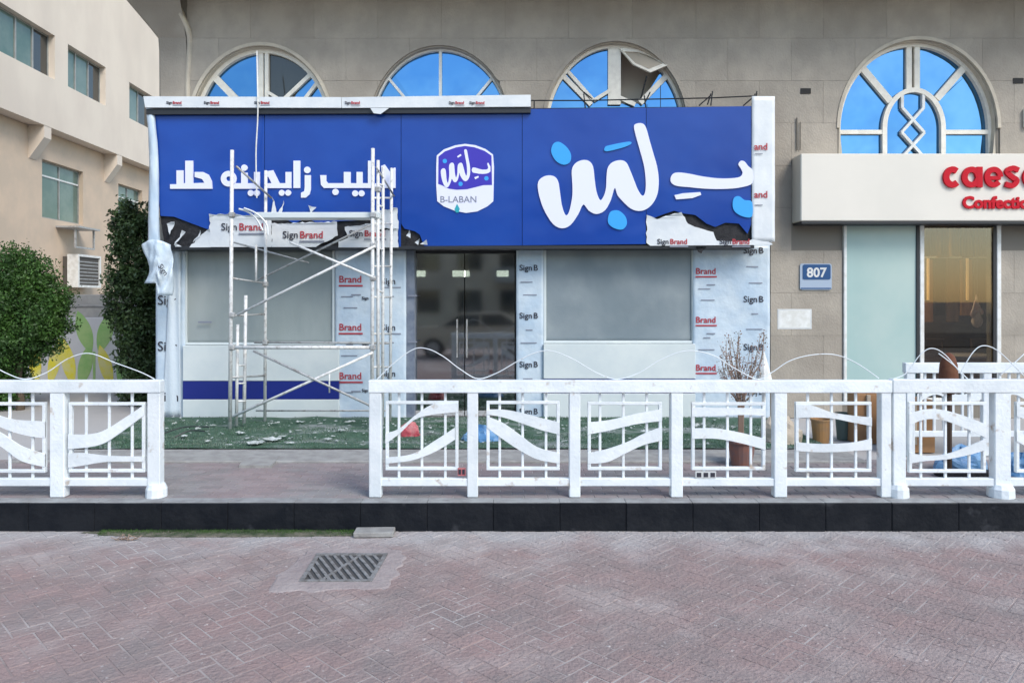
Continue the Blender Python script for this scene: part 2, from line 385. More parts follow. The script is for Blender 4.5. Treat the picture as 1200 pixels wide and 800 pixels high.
# dusty strip and grass along the kerb foot
def blob_sheet(name, m, cx, cy, rx, ry, z, parent=None, seed=0, n=40, jag=.25, h=.002, **kw):
    b = MB(); top = []; bot = []
    for k in range(n):
        a = 2 * math.pi * k / n; q = 1 + jag * noise.noise(Vector((math.cos(a) * 2 + seed, math.sin(a) * 2, seed * 1.7))) + jag * .5 * noise.noise(Vector((math.cos(a) * 7 + seed, math.sin(a) * 7, seed)))
        x, y = cx + rx * q * math.cos(a), cy + ry * q * math.sin(a)
        top.append((x, y, z + h)); bot.append((cx + (x - cx) * 1.02, cy + (y - cy) * 1.02, z - .004))
    fs = [(i, (i + 1) % n, n + (i + 1) % n, n + i) for i in range(n)] + [tuple(range(n))]
    return b.add(top + bot, fs).build(name, m, parent, **kw)

def strip(name, m, x0, x1, yfun0, y1, z, n=80, **kw):
    b = MB(); vs = []
    for i in range(n + 1):
        x = x0 + (x1 - x0) * i / n; vs += [(x, yfun0(x), z - .006), (x, yfun0(x) + .02, z), (x, y1, z + .004)]
    fs = []
    for i in range(n):
        a = i * 3; fs += [(a, a + 3, a + 4, a + 1), (a + 1, a + 4, a + 5, a + 2)]
    return b.add(vs, fs).build(name, m, **kw)
nz = lambda x, s, k=1.0: noise.noise(Vector((x * s, 3.3, k)))
moss = MB()
for i in range(9000):
    x = random.uniform(-3.38, -1.15); y = YK - .005 - abs(random.gauss(0, .045)) - .0
    if nz(x, 2.2, 5) + random.uniform(-.3, .5) < -.05: continue
    h = random.uniform(.008, .03); a = random.uniform(0, 6.28); q = .004
    moss.add([(x, y, .004), (x + q * math.cos(a), y + q * math.sin(a), .004), (x + random.uniform(-.012, .012), y + random.uniform(-.012, .012), h)], [(0, 1, 2)])
moss.build('kerbside_grass', 'leaf', kind='stuff')
blob_sheet('soil_patch', 'soil', -2.28, YK - .06, 1.12, .085, .007, seed=2, jag=.3, kind='stuff', h=.004)

# stone slab lying at the kerb
sx, sy = PX(438, 6.0), 6.03
MB().box(sx - .16, sx + .16, sy - .07, sy + .08, .004, .045, b=.006, rot=.04).build('stone_slab', 'concrete', label='small loose grey stone slab lying against the black kerb right of the grass', cat='slab')

# drain grate in its concrete collar
def RZ(px, py, z=0):
    Y = F * (CH - z) / (py - HY); return ((px - CX) * Y / F, Y)
gq = [RZ(350, 683), RZ(436, 683), RZ(455, 650), RZ(371, 650)]
cq = [(318, 692), (400, 691), (452, 688), (470, 668), (474, 650), (462, 643), (372, 642), (348, 655)]
gc = (sum(p[0] for p in gq) / 4, sum(p[1] for p in gq) / 4)
gr = empty('drain_grate', (gc[0], gc[1], 0), 'square iron drain grate set in a rough concrete collar in the paved road', 'grate')
b = MB(); oc = [RZ(*p) for p in cq]; oc = smoothpts(oc, 12, True)
n = len(oc); inn = []
for i, p in enumerate(oc):
    inn.append((gc[0] + (p[0] - gc[0]) * 1.0, gc[1] + (p[1] - gc[1]) * 1.0))
# collar ring: the outer outline joined to the inner opening
def ray_hit(ang):
    dx, dy = math.cos(ang), math.sin(ang); best = None
    for i in range(4):
        x1, y1 = gq[i]; x2, y2 = gq[(i + 1) % 4]; ex, ey = x2 - x1, y2 - y1; den = dx * ey - dy * ex
        if abs(den) < 1e-9: continue
        t = ((x1 - gc[0]) * ey - (y1 - gc[1]) * ex) / den; u = ((x1 - gc[0]) * dy - (y1 - gc[1]) * dx) / den
        if t > 0 and -.001 <= u <= 1.001: best = t
    return (gc[0] + dx * best, gc[1] + dy * best)
vs = []
for p in oc:
    h = ray_hit(math.atan2(p[1] - gc[1], p[0] - gc[0])); jx = 1 + .12 * noise.noise(Vector((p[0] * 9, p[1] * 9, 0)))
    vs += [(gc[0] + (p[0] - gc[0]) * jx, gc[1] + (p[1] - gc[1]) * jx, -.004), (gc[0] + (p[0] - gc[0]) * jx * .95, gc[1] + (p[1] - gc[1]) * jx * .95, .006), (h[0], h[1], .010), (h[0], h[1], -.05)]
fs = []
for i in range(n):
    a = i * 4; c_ = ((i + 1) % n) * 4
    for k in range(3): fs.append((a + k, c_ + k, c_ + k + 1, a + k + 1))
b.add(vs, fs); b.build('collar', 'collar', gr)
MB().add([(p[0], p[1], .0045) for p in gq], [(0, 1, 2, 3)]).build('pit', 'asphalt', gr)
def lerp2(a, b_, t): return (a[0] + (b_[0] - a[0]) * t, a[1] + (b_[1] - a[1]) * t)
def bil(u, v): return lerp2(lerp2(gq[0], gq[1], u), lerp2(gq[3], gq[2], u), v)
def flatbar(p, q, wd, z0, z1):
    dx, dy = q[0] - p[0], q[1] - p[1]; l_ = math.hypot(dx, dy); nx, ny = -dy / l_ * wd / 2, dx / l_ * wd / 2
    vs = [(p[0] + nx, p[1] + ny, z) for z in (z0, z1)] + [(p[0] - nx, p[1] - ny, z) for z in (z0, z1)] + [(q[0] - nx, q[1] - ny, z) for z in (z0, z1)] + [(q[0] + nx, q[1] + ny, z) for z in (z0, z1)]
    return vs, [(0, 2, 3, 1), (2, 4, 5, 3), (4, 6, 7, 5), (6, 0, 1, 7), (1, 3, 5, 7), (0, 6, 4, 2)]
e = MB()
for (u0, v0, u1, v1) in ((.0, .03, 1, .03), (0, .97, 1, .97), (.03, 0, .03, 1), (.97, 0, .97, 1)): e.add(*flatbar(bil(u0, v0), bil(u1, v1), .03, .006, .016 + .0008 * u0 + .0005 * v0))
e.build('grate_frame', 'iron', gr)
for k in range(-5, 12):
    c0 = k / 9.0                                  # diagonal bars, clipped to the square
    pts_ = []
    for t in [i / 60 for i in range(61)]:
        u = c0 + t * .55; v = 1 - t
        if .05 < u < .95 and .05 < v < .95: pts_.append((u, v))
    if len(pts_) > 4: MB().add(*flatbar(bil(*pts_[0]), bil(*pts_[-1]), .022, .005, .0145)).build('grate_bar', 'iron', gr)
MB().add(*flatbar(bil(.3, .06), bil(.62, .94), .02, .0055, .0135)).build('cross_bar', 'iron', gr)

# ------------------------------------------------------------------ turf area in front of the shop
TX0, TX1, TY0, TY1 = -5.1, 3.55, 8.22, 10.38
MB().box(TX0 - .1, TX1 + .1, 7.62, TY0 - .004, PZ0 - .01, PZ0 + .022, b=.01).build('concrete_strip', 'concrete', kind='structure')
tb = MB().sheet(lambda u, v: (TX0 + (TX1 - TX0) * u, TY0 + (TY1 - TY0) * v, PZ0 + .032 + .012 * noise.noise(Vector((u * 20, v * 6, 0)))), 90, 24)
tb.build('turf', 'turf', kind='structure', smooth=True)
bl = MB()
for i in range(42000):
    x = random.uniform(TX0, TX1); y = random.uniform(TY0, TY1)
    if noise.noise(Vector((x * .9, y * 2.2, 4))) + random.uniform(-.35, .35) < .06 - .30 * (y < TY0 + .6): continue
    a = random.uniform(0, 6.28); q = .006; h = random.uniform(.012, .026)
    z0 = PZ0 + .03
    bl.add([(x - q * math.cos(a), y - q * math.sin(a), z0), (x + q * math.cos(a), y + q * math.sin(a), z0), (x + random.uniform(-.012, .012), y + random.uniform(-.012, .012), z0 + h)], [(0, 1, 2)])
bl.build('turf_grass', 'blade', kind='stuff')
# grey cover plate on the pavement
q = [RZ(280, 548, PZ0), RZ(318, 548, PZ0), RZ(332, 533, PZ0), RZ(292, 533, PZ0)]
vs = [(x, y, PZ0 + z) for z in (-.004, .026) for x, y in q]
MB().add(vs, [(4, 5, 6, 7), (0, 1, 5, 4), (1, 2, 6, 5), (2, 3, 7, 6), (3, 0, 4, 7)]).build('cover_plate', 'concrete', label='flat grey cover plate on the pavement before the turf edge', cat='cover plate')

# ------------------------------------------------------------------ the shop building (facade at Y = 10.5)
YF = 10.5
bd = empty('shop_building', (2, YF, 0), 'beige stone shop building with arched blue windows above the shop signs', 'building')
ARCH = [(305.5, 83, 97, 150, 7), (515, 83, 97, 150, 7), (722, 84, 102, 150, 7), (1076.5, 93, 104, 150, 7)]   # centre px, half width px, height px, springing row
S = F / YF
def arch_z(x):
    for cx, a, h, sp, _ in ARCH:
        X = PX(cx, YF); A = a / S; H_ = h / S
        if abs(x - X) < A: return PZ(sp, YF) + H_ * math.sqrt(max(0, 1 - ((x - X) / A) ** 2))
    return -9
def clip_tile(x0, x1, z0, z1, b, yf, yb):
    n_ = max(1, int((x1 - x0) / .035)) if any(abs((x0 + x1) / 2 - PX(c[0], YF)) < c[1] / S + (x1 - x0) / 2 for c in ARCH) and z1 > 3.3 else 1
    run = []; any_ = False
    def flush():
        nonlocal run, any_
        if len(run) >= 2: b.band([(x, z1) for x, zl in run], [(x, zl) for x, zl in run], yf, yb); any_ = True
        run = []
    for i in range(n_ + 1):
        x = x0 + (x1 - x0) * i / n_; zl = max(z0, arch_z(x) if n_ > 1 else -9)
        if zl < z1 - .004: run.append((x, zl))
        else: flush()
    flush(); return any_
XL, XR = PX(219, YF), 9.2
TOPZ = 6.35
wall = MB()
# backing wall with openings for door and shop windows
OPEN = [(475, 607, 492, 289), (988, 1172, 500, 262)]
def wall_seg(pa, pb_, z0, z1): wall.box(PX(pa, YF) if pa > -50 else -5.0, PX(pb_, YF), YF + .02, YF + .28, z0, z1)
wb_ = MB()
clip_tile(PX(186, YF), XR, 3.2, TOPZ, wb_, YF + .02, YF + .30)
for a, c_ in ((186, 217), (393, 478), (606, 637), (815, 988), (1172, 1400)): wb_.box(PX(a, YF), min(PX(c_, YF), XR), YF + .02, YF + .30, 0, 3.199)
wb_.box(PX(988, YF), PX(1172, YF), YF + .02, YF + .3, PZ(264, YF), 3.199)
wb_.box(PX(217, YF), PX(393, YF), YF + .03, YF + .29, PZ(292, YF), 3.198)
wb_.box(PX(637, YF), PX(815, YF), YF + .03, YF + .29, PZ(292, YF), 3.198)
wb_.box(PX(478, YF), PX(606, YF), YF + .03, YF + .29, PZ(290, YF), 3.198)
wb_.box(PX(217, YF), PX(393, YF), YF + .03, YF + .29, 0, PZ(408, YF))
wb_.box(PX(637, YF), PX(815, YF), YF + .03, YF + .29, 0, PZ(404, YF))
wb_.box(PX(988, YF), PX(1172, YF), YF + .03, YF + .29, 0, PZ(470, YF))
wb_.build('wall', 'facade_back', bd)
# stone panels, joints recessed
tw, th = .90, .60
zs = [PZ(45, YF) - th * k for k in range(8)] + [PZ(45, YF) + th]
rows = sorted(set([round(z, 4) for z in zs])); rows = [z for z in rows if z > 0] + [TOPZ]
rows = [PZ0] + [z for z in rows if z > PZ0 + .2]
seen = set()
for r_i in range(len(rows) - 1):
    z0, z1 = rows[r_i], rows[r_i + 1]
    if z1 - z0 < .1: continue
    x = XL - (r_i % 2) * tw / 2
    while x < XR:
        x0, x1 = max(x, XL), min(x + tw, XR); x += tw
        if x1 - x0 < .08: continue
        hid_left = x0 < PX(902, YF)
        if z1 < 3.3 and hid_left:
            if x1 <= PX(903, YF): continue
            x0 = max(x0, PX(903, YF))
        if z1 < 3.05:                        # door and window opening of the right shop
            a_, c_ = PX(987, YF), PX(1173, YF)
            if x0 >= a_ and x1 <= c_: continue
            if x0 < a_ < x1: x1 = a_
            if x0 < c_ < x1: x0 = c_
        elif z0 < 3.05 and x1 > PX(987, YF) and x0 < PX(1173, YF):
            zz0 = max(z0, PZ(262, YF))
            tb_ = MB(); tb_.box(x0 + .002, x1 - .002, YF, YF + .019, zz0, z1 - .002); tb_.build('stone_panel', 'facade', bd); continue
        if x1 - x0 < .03: continue
        tb_ = MB(); j = random.uniform(0, .0015)
        if clip_tile(x0 + .0015, x1 - .0015, z0 + .0015, z1 - .0015, tb_, YF - j, YF + .019): tb_.build('stone_panel', 'facade', bd)
# canopy over the facade (above the frame) and the flared pier at the left end
MB().box(-5.6, XR + .3, YF - 1.15, YF + .4, TOPZ + .012, TOPZ + .5).build('canopy', 'facade', bd)
pier = MB()
lev = [(PZ0, 187, 0), (PZ(120, YF), 187, 0), (PZ(60, YF), 186.5, 0), (PZ(45, YF), 185.5, .02), (PZ(36, YF), 177, .08), (PZ(22, YF), 163, .16), (PZ(0, YF), 140, .30), (PZ(-18, YF), 121, .42), (6.34, 110, .5)]
vs = []; fs = []
for z, pxl, fw in lev:
    xl = PX(pxl, YF - fw + .03)
    vs += [(XL - .006, YF - .0 - fw * .8, z), (xl + .03, YF + .0 - fw, z), (xl, YF + .03 - fw, z), (xl, YF + 9.5, z)]
for i in range(len(lev) - 1):
    for k in range(3): a = i * 4 + k; fs.append((a, a + 1, a + 5, a + 4))
pier.add(vs, fs).build('flared_pier', 'facade', bd)
# pale moulded edge beside the pier
ml = []
for z, px in ((2.9, 219), (4.9, 220), (5.3, 221.5), (5.62, 222), (5.78, 219), (5.95, 213), (6.12, 207), (6.3, 202)): ml.append((PX(px, YF), z))
ml = smoothpts(ml, 3)
yy = lambda z: YF - .035 - max(0, z - 5.6) * .35
b = MB(); vs = []; fs = []
for x, z in ml: vs += [(x - .035, yy(z) + .03, z), (x - .012, yy(z), z), (x + .022, yy(z), z), (x + .04, yy(z) + .05, z), (x + .04, YF + .01, z), (x - .035, YF + .01, z)]
for i in range(len(ml) - 1):
    for k in range(5): a = i * 6 + k; fs.append((a, a + 1, a + 7, a + 6))
b.add(vs, fs).build('moulding', 'mould', bd, smooth=True)
# side and back walls, upper floors above the frame
MB().box(-4.98, XR, 19.6, 20, 0, 9).build('back_wall', 'facade', bd)
MB().box(XR + .003, XR + .3, YF + .0, 19.5, 0, 9).build('side_wall', 'facade', bd)
MB().box(-4.99, XR, YF + .42, 19.59, 6.87, 7.1).build('roof', 'facade_back', bd)
MB().box(-4.99, XR, YF - .1, YF + .41, 6.87, 12.5).build('upper_wall', 'facade', bd)

# arched windows
def ell(cx, a, h, sp, t, n_=36, f0=0, f1=1):
    """points of an arch, t = inward offset px"""
    X = PX(cx, YF); return [(X - (a - t) / S * math.cos(math.pi * (f0 + (f1 - f0) * k / n_)), PZ(sp, YF) + (h - t) / S * math.sin(math.pi * (f0 + (f1 - f0) * k / n_))) for k in range(n_ + 1)]
def bar_px(b, p, q, wpx, y0, y1):
    x1, z1 = PX(p[0], YF), PZ(p[1], YF); x2, z2 = PX(q[0], YF), PZ(q[1], YF); l_ = math.hypot(x2 - x1, z2 - z1)
    nx, nz_ = -(z2 - z1) / l_ * wpx / S / 2, (x2 - x1) / l_ * wpx / S / 2
    b.prism([(x1 + nx, z1 + nz_), (x2 + nx, z2 + nz_), (x2 - nx, z2 - nz_), (x1 - nx, z1 - nz_)], y0, y1)
YG = YF + .17
wlabels = []
for i, (cx, a, h, sp, _) in enumerate(ARCH):
    wn_ = MB(); nm = 'arched_window'
    rev = ell(cx, a, h, sp, -.5); inn_ = ell(cx, a, h, sp, .4)
    fr_t = (5, 2.6, 4, 4.5)[i]
    o_ = ell(cx, a, h, sp, 1.0); i_ = ell(cx, a, h, sp, fr_t + 1)
    zb = PZ(182, YF)
    o2 = [(o_[0][0], zb)] + o_ + [(o_[-1][0], zb)]; i2 = [(i_[0][0], zb)] + i_ + [(i_[-1][0], zb)]
    fr = MB().band(o2, i2, YG - .06, YG + .03).build('window_frame', 'frame' if i != 1 else 'frame_white', bd)
    # stone reveal
    r2 = [(rev[0][0], zb)] + ell(cx, a, h, sp, .0) + [(rev[-1][0], zb)]; r3 = [(x, z) for x, z in ([(i_[0][0] - .01, zb)] + ell(cx, a, h, sp, 1.6) + [(i_[-1][0] + .01, zb)])]
    MB().band(r2, r3, YF + .03, YG + .06).build('window_reveal', 'mould' if i != 1 else 'facade', bd)
    # raised moulding round the arch
    if i != 1:
        MB().band(ell(cx, a, h, sp, -3.2), ell(cx, a, h, sp, .6), YF - .015, YF + .02).build('arch_moulding', 'mould' if i in (0, 3) else 'facade', bd)
    f = MB(); y0, y1 = YG - .045, YG + .012
    mn = 'frame' if i != 1 else 'frame_white'
    def bars(name, lst, m_=mn):
        for k, (p, q_, w__) in enumerate(lst):
            bb = MB(); bar_px(bb, p, q_, w__, y0 - .0015 * k, y1); bb.build(name, m_, fr)
    if i == 0:
        bars('mullion', [((302, 57), (302, 182), 6), ((309, 58), (309, 182), 4.5), ((246, 86), (277, 118), 8), ((361, 84), (326, 117), 4.5), ((372, 90), (349, 120), 4), ((310, 105), (328, 116), 3.5)])
        zz = 3.0
    if i == 1: bars('mullion', [((515, 54), (515, 182), 3.4), ((453, 88), (478, 118), 3), ((577, 88), (552, 118), 3)])
    if i == 2:
        bars('mullion', [((717, 50), (717, 120), 6), ((724.5, 50), (724.5, 120), 9), ((661, 86), (694, 120), 5.5), ((665, 79), (697, 115), 4), ((783, 86), (752, 118), 6.5), ((697, 115), (718, 102), 4), ((728, 112), (746, 120), 5)])
    if i == 3:
        bars('mullion', [((1071, 50), (1071, 103), 6.5), ((1080.5, 50), (1080.5, 103), 6.5), ((1012, 72), (1049, 116), 8), ((1138, 74), (1104, 113), 8), ((985, 152.5), (1041, 152.5), 5), ((1113, 152.5), (1168, 152.5), 5)])
        A_ = ell(1076.5, 37.5, 48, 148, 0); B_ = ell(1076.5, 37.5, 48, 148, 5.5)
        MB().band([(A_[0][0], zb)] + A_ + [(A_[-1][0], zb)], [(B_[0][0], zb)] + B_ + [(B_[-1][0], zb)], y0 - .012, y1 + .001).build('inner_arch', 'frame', fr)
        lat = [((1063, 105), (1063, 124)), ((1088, 105), (1088, 124)), ((1063, 124), (1089, 153)), ((1088, 124), (1062, 153)), ((1062, 153), (1088, 182)), ((1089, 153), (1063, 182))]
        for k, (p, q_) in enumerate(lat): bb = MB(); bar_px(bb, p, q_, 3.2, y0 - .004 - .002 * k, y1); bb.build('lattice_bar', 'frame_white', fr)
    # panes: split by mullions so each one is a separate sheet
    def pane(poly, m_, yo=0.0, name='pane'):
        MB().prism([(PX(x, YF), PZ(y, YF)) for x, y in poly], YG + .004 + yo, YG + .010 + yo).build(name, m_, fr)
    def arcpx(t0, t1, n_=10, t=fr_t):
        return [(cx - (a - t) * math.cos(R(x_)), sp - (h - t) * math.sin(R(x_))) for x_ in [t0 + (t1 - t0) * k / n_ for k in range(n_ + 1)]]
    if i == 3:
        pane(arcpx(0, 40) + [(1047, 116), (1041, 140), (1041, 152), (986, 152)], 'sky_glass')
        pane(arcpx(40, 87) + [(1073, 103), (1058, 106), (1047, 116)], 'sky_glass')
        pane(arcpx(93, 138) + [(1106, 114), (1096, 107), (1080, 103)], 'sky_glass')
        pane(arcpx(138, 180) + [(1168, 152), (1112, 152), (1112, 140), (1106, 116)], 'sky_glass')
        pane([(988, 153), (1041, 153), (1041, 182), (988, 182)], 'sky_glass'); pane([(1112, 153), (1166, 153), (1166, 182), (1112, 182)], 'sky_glass')
        pane([(1041, 182), (1112, 182), (1112, 140), (1104, 115), (1090, 105), (1076, 103), (1062, 105), (1049, 115), (1041, 140)], 'sky_glass')
    else:
        ls, rs = {0: (45, 132), 1: (46, 134), 2: (46, 134)}[i]
        bx = cx; by = 130
        pane(arcpx(0, ls) + [(cx - 30, 120), (cx - 30, 182), (cx - a + 4, 182)], 'sky_glass')
        pane(arcpx(ls, 90) + [(cx, 182), (cx - 30, 182), (cx - 30, 120)], 'sky_glass')
        um = 'dark_glass' if i == 0 else 'sky_glass'
        if i != 2: pane(arcpx(90, rs) + [(cx + 30, 120), (cx + 30, 182), (cx, 182)], um)
        else: pane([(cx + 30, 118), (cx + 30, 182), (cx, 182), (cx, 118)], um)
        pane(arcpx(rs, 180) + [(cx + a - 4, 182), (cx + 30, 182), (cx + 30, 120)], 'sky_glass')
    if i == 2:      # the open sash hinged at the arch, tilted outwards, room behind
        sash = [(727, 54), (742, 76), (761, 87), (782, 77), (766, 63), (748, 55)]
        so_ = [(PX(x, YF), PZ(y, YF)) for x, y in sash]
        def tilt(x, z): return YG - .05 - max(0, PZ(60, YF) - z) * .55
        ctr = (sum(p[0] for p in so_) / 6, sum(p[1] for p in so_) / 6)
        bb = MB(); vs = []; n6 = 6
        for x, z in so_:
            xi, zi = ctr[0] + (x - ctr[0]) * .80, ctr[1] + (z - ctr[1]) * .74
            vs += [(x, tilt(x, z) - .025, z), (xi, tilt(xi, zi) - .025, zi), (xi, tilt(xi, zi) + .02, zi), (x, tilt(x, z) + .02, z)]
        fs = []
        for k in range(6):
            p_, q_ = k * 4, ((k + 1) % 6) * 4
            fs += [(p_, q_, q_ + 1, p_ + 1), (p_ + 1, q_ + 1, q_ + 2, p_ + 2), (p_ + 2, q_ + 2, q_ + 3, p_ + 3), (p_ + 3, q_ + 3, q_, p_)]
        bb.add(vs, fs).build('open_sash', 'frame', fr)
        bb = MB(); bb.add([(ctr[0] + (x - ctr[0]) * .8, tilt(x, z) - .003, ctr[1] + (z - ctr[1]) * .74) for x, z in so_], [tuple(range(6))]); bb.build('sash_pane', 'frosted_beige' if 'frosted_beige' in M else 'beige_cloth', fr)
        MB().tube([P(758, 89, YF + .02), P(751, 116, YF + .13)], .012, 6).build('window_stay', 'steel_dark', fr)
# room behind the upper windows
MB().box(PX(700, YF), PX(790, YF), YF + .5, YF + .52, 3.2, 6.2).build('added_bright_panel', 'cream', bd)  # pale panel added close behind the open sash so the room looks daylit
MB().box(-4.9, 9.1, 11.9, 11.92, 3.2, 6.2).build('upper_room_wall', 'beige_cloth', bd)
MB().box(-4.9, 9.1, 10.81, 11.89, 3.2, 3.25).build('upper_room_floor', 'inside_floor', bd)
# wall fittings
for (x, y) in ((944, 107), (1193, 95)):
    v = MB().box(PX(x - 6, YF), PX(x + 6, YF), YF - .012, YF - .004, PZ(y + 3.2, YF), PZ(y - 3.2, YF), b=.002)
    v.build('wall_vent', 'vent', label='small black vent slot in the stone wall %s the big arched window' % ('left of' if x < 1000 else 'right of'), cat='vent', group='vent slots in the stone wall')
MB().tube([P(934, 138, YF - .02), P(934.5, 176, YF - .02)], .010, 6).tube([P(938, 143, YF - .02), P(938, 176, YF - .02)], .007, 6).build('conduit', 'facade_back', label='pair of thin conduits running down the wall to the cream sign', cat='conduit')
MB().box(PX(1198, YF), PX(1212, YF), YF - .06, YF - .004, PZ(150, YF), PZ(128, YF), b=.01).build('wall_box', 'frame_white', label='small white box on the wall at the far right edge beside the arch', cat='box')

# ================================================================== SHOP FRONT (film-wrapped cladding, glazing)
sf = empty('storefront', (0, YF, PZ0), 'unfinished shop front with grey covered windows, glass door and pale blue film on its piers', 'shop front')
def film_print(parent, px, py, Y, size, which='both', cut=None, rotz=0):
    sc_ = size
    x, _, z = P(px, py, Y)
    if which in ('both', 'sign', 'signB'):
        piece('lettering', text_mesh('Sign', sc_, 'print_black', .0006, .0015), (x, Y - .004, z), parent, (0, rotz, 0)); dx = sc_ * 1.72
    else: dx = 0
    if which == 'signB': piece('lettering', text_mesh('B', sc_, 'print_black', .0006, .0015), (x + dx, Y - .004, z), parent, (0, rotz, 0)); return
    if which in ('both', 'brand'):
        piece('lettering', text_mesh('Brand', sc_, 'print_red', .0006, .002), (x + dx, Y - .004, z), parent, (0, rotz, 0))
        MB().box(x + dx, x + dx + sc_ * 2.5, Y - .0045, Y - .003, z - sc_ * .42, z - sc_ * .25).build('underline', 'print_grey' if which == 'both' else 'print_red', parent)
    if sc_ > .11 and which != 'both':
        MB().box(x + dx + sc_ * 1.3, x + dx + sc_ * 2.3, Y - .0045, Y - .003, z - sc_ * 1.35, z - sc_ * 1.22).build('fine_print', 'print_grey', parent)
def film_panel(px0, px1, py0, py1, Y, seed=0, m='film', t=.02, parent=sf, amp=.006, name='film_panel'):
    x0, x1, z0, z1 = PX(px0, Y), PX(px1, Y), PZ(py1, Y), PZ(py0, Y)
    def fn(u, v):
        x = x0 + (x1 - x0) * u; z = z0 + (z1 - z0) * v
        return (x, Y + amp * (noise.noise(Vector((x * 3 + seed, seed, z * 2.2))) + .6 * noise.noise(Vector((x * 11 + seed, 0, z * 5)))), z)
    o = MB().sheet(fn, max(4, int((x1 - x0) / .04)), max(6, int((z1 - z0) / .06))).build(name, m, parent, smooth=True)
    thick(o, t); return o
Yp = YF - .04
# piers
film_panel(393, 476, 291, 492, Yp, 1)
for y in (331, 387, 444): film_print(sf, 397, y, Yp - .014, .135, 'brand')
for y in (333, 387, 441):
    film_print(sf, 447, y, Yp - .014, .125, 'sign'); MB().box(PX(449, Yp), PX(470, Yp), Yp - .0185, Yp - .017, PZ(y + 4.5, Yp), PZ(y + 3.2, Yp)).build('underline', 'print_grey', sf)
    film_print(sf, 424, y + 18, Yp - .014, .06, 'sign'); MB().box(PX(452, Yp), PX(462, Yp), Yp - .0185, Yp - .017, PZ(y + 15, Yp), PZ(y + 13.8, Yp)).build('fine_print', 'print_grey', sf)
film_panel(605, 637, 289, 492, Yp, 2)
for y in (317, 373, 430, 485): film_print(sf, 608.5, y, Yp - .014, .115, 'signB')
film_panel(812, 902, 287, 492, Yp, 3)
for y in (321, 378, 434): film_print(sf, 815, y, Yp - .014, .12, 'brand')
for y in (297, 354, 410, 462): film_print(sf, 871, y, Yp - .014, .125, 'signB')
film_panel(183, 217, 285, 492, Yp, 4)
for y in (357, 411, 470): film_print(sf, 184.5, y, Yp - .018, .19, 'sign')
for xs, ys in ((400, (347, 360, 403, 416, 459)), (610, (330, 345, 386, 401, 443)), (818, (338, 351, 395, 409, 450)), (874, (312, 331, 367, 385, 424))):
    for q, y_ in enumerate(ys):
        MB().box(PX(xs + 3 * (q % 3), Yp), PX(xs + 14 + 5 * (q % 2), Yp), Yp - .0185, Yp - .017, PZ(y_ + 1.1, Yp), PZ(y_, Yp)).build('fine_print', 'print_grey', sf)
# slanting film edge on the left pier
o = MB().sheet(lambda u, v: (PX(196 + 22 * u + 10 * v * (1 - u) - 6, Yp - .02), Yp - .03 + .012 * math.sin(u * 9 + v * 4), PZ(290 + 198 * (1 - v), Yp)), 10, 24).build('film_flap', 'foam', sf, smooth=True); thick(o, .004)
# left and right display windows: plastic sheet in a thin frame, white panel, blue band
def display(px0, px1, ytop, ybot, blue, m, nm, p2):
    Yw = YF + .0
    film_panel(px0 + 1, px1 - 1, ytop, ybot - 2, Yw, 6 + px0, m, .01, amp=.005, name='plastic_sheet')
    for (a, c_, t_, b_) in ((px0, px0 + 3, ytop, ybot), (px1 - 3, px1, ytop, ybot), (px0, px1, ybot - 3, ybot)):
        MB().box(PX(a, Yw), PX(c_, Yw), Yw - .035 - .001 * (t_ == ytop), Yw + .02, PZ(b_, Yw), PZ(t_, Yw), b=.004).build('window_frame', 'white_panel', sf)
    Yq = YF - .10
    xx0, xx1 = PX(p2[0], Yq), PX(p2[1], Yq)
    MB().box(xx0, xx1, Yq, YF + .02, PZ(blue[0], Yq) + .003, PZ(ybot + 1, Yq), b=.006).build('white_panel', 'white_panel', sf)
    MB().box(xx0, xx1, Yq + .004, YF + .019, PZ(blue[1], Yq) + .003, PZ(blue[0], Yq), b=.003).build('blue_band', 'navy', sf)
    MB().box(xx0, xx1, Yq - .002, YF + .02, PZ0, PZ(blue[1], Yq), b=.006).build('white_panel', 'white_panel', sf)
display(217, 393, 292, 404, (446.5, 468), 'plastic', 'left', (214, 397))
display(637, 813, 289, 402, (444, 461), 'plastic2', 'right', (637, 815))
# door: dark frame, two glass leaves, tall handles
dr = empty('glass_door', (PX(545, YF), YF + .12, PZ0), 'dark glass double door with two tall steel handles between the film-wrapped piers', 'door')
YD = YF + .12
MB().box(PX(476, YF), PX(486, YF), YF - .03, YF + .2, PZ0, PZ(290, YF), b=.004).build('door_post', mat('blue_grey_post', (.13, .16, .22), .5, col2=(.2, .23, .28), scale=7), dr)
MB().box(PX(604, YD), PX(609, YD), YD - .03, YD + .04, PZ0, PZ(290, YD), b=.004).build('door_post', 'steel_dark', dr)
MB().box(PX(486, YD), PX(604, YD), YD - .02, YD + .04, PZ(297, YD), PZ(288, YD), b=.004).build('door_head', 'steel_dark', dr)
for a, c_, hx in ((487, 544, 535.5), (545, 603, 547)):
    lf = MB().box(PX(a, YD), PX(c_, YD), YD, YD + .012, PZ0 + .09, PZ(297.5, YD)).build('glass_leaf', 'glass', dr)
    MB().box(PX(a, YD), PX(c_, YD), YD - .01, YD + .022, PZ0 + .01, PZ0 + .088, b=.003).build('bottom_rail', 'tube_grey', dr)
    MB().tube([P(hx, 374, YD - .06), P(hx, 419, YD - .06)], .009, 8).tube([P(hx, 380, YD - .06), P(hx, 380, YD)], .008, 6).tube([P(hx, 413, YD - .06), P(hx, 413, YD)], .008, 6).build('handle', 'tube_grey', dr)
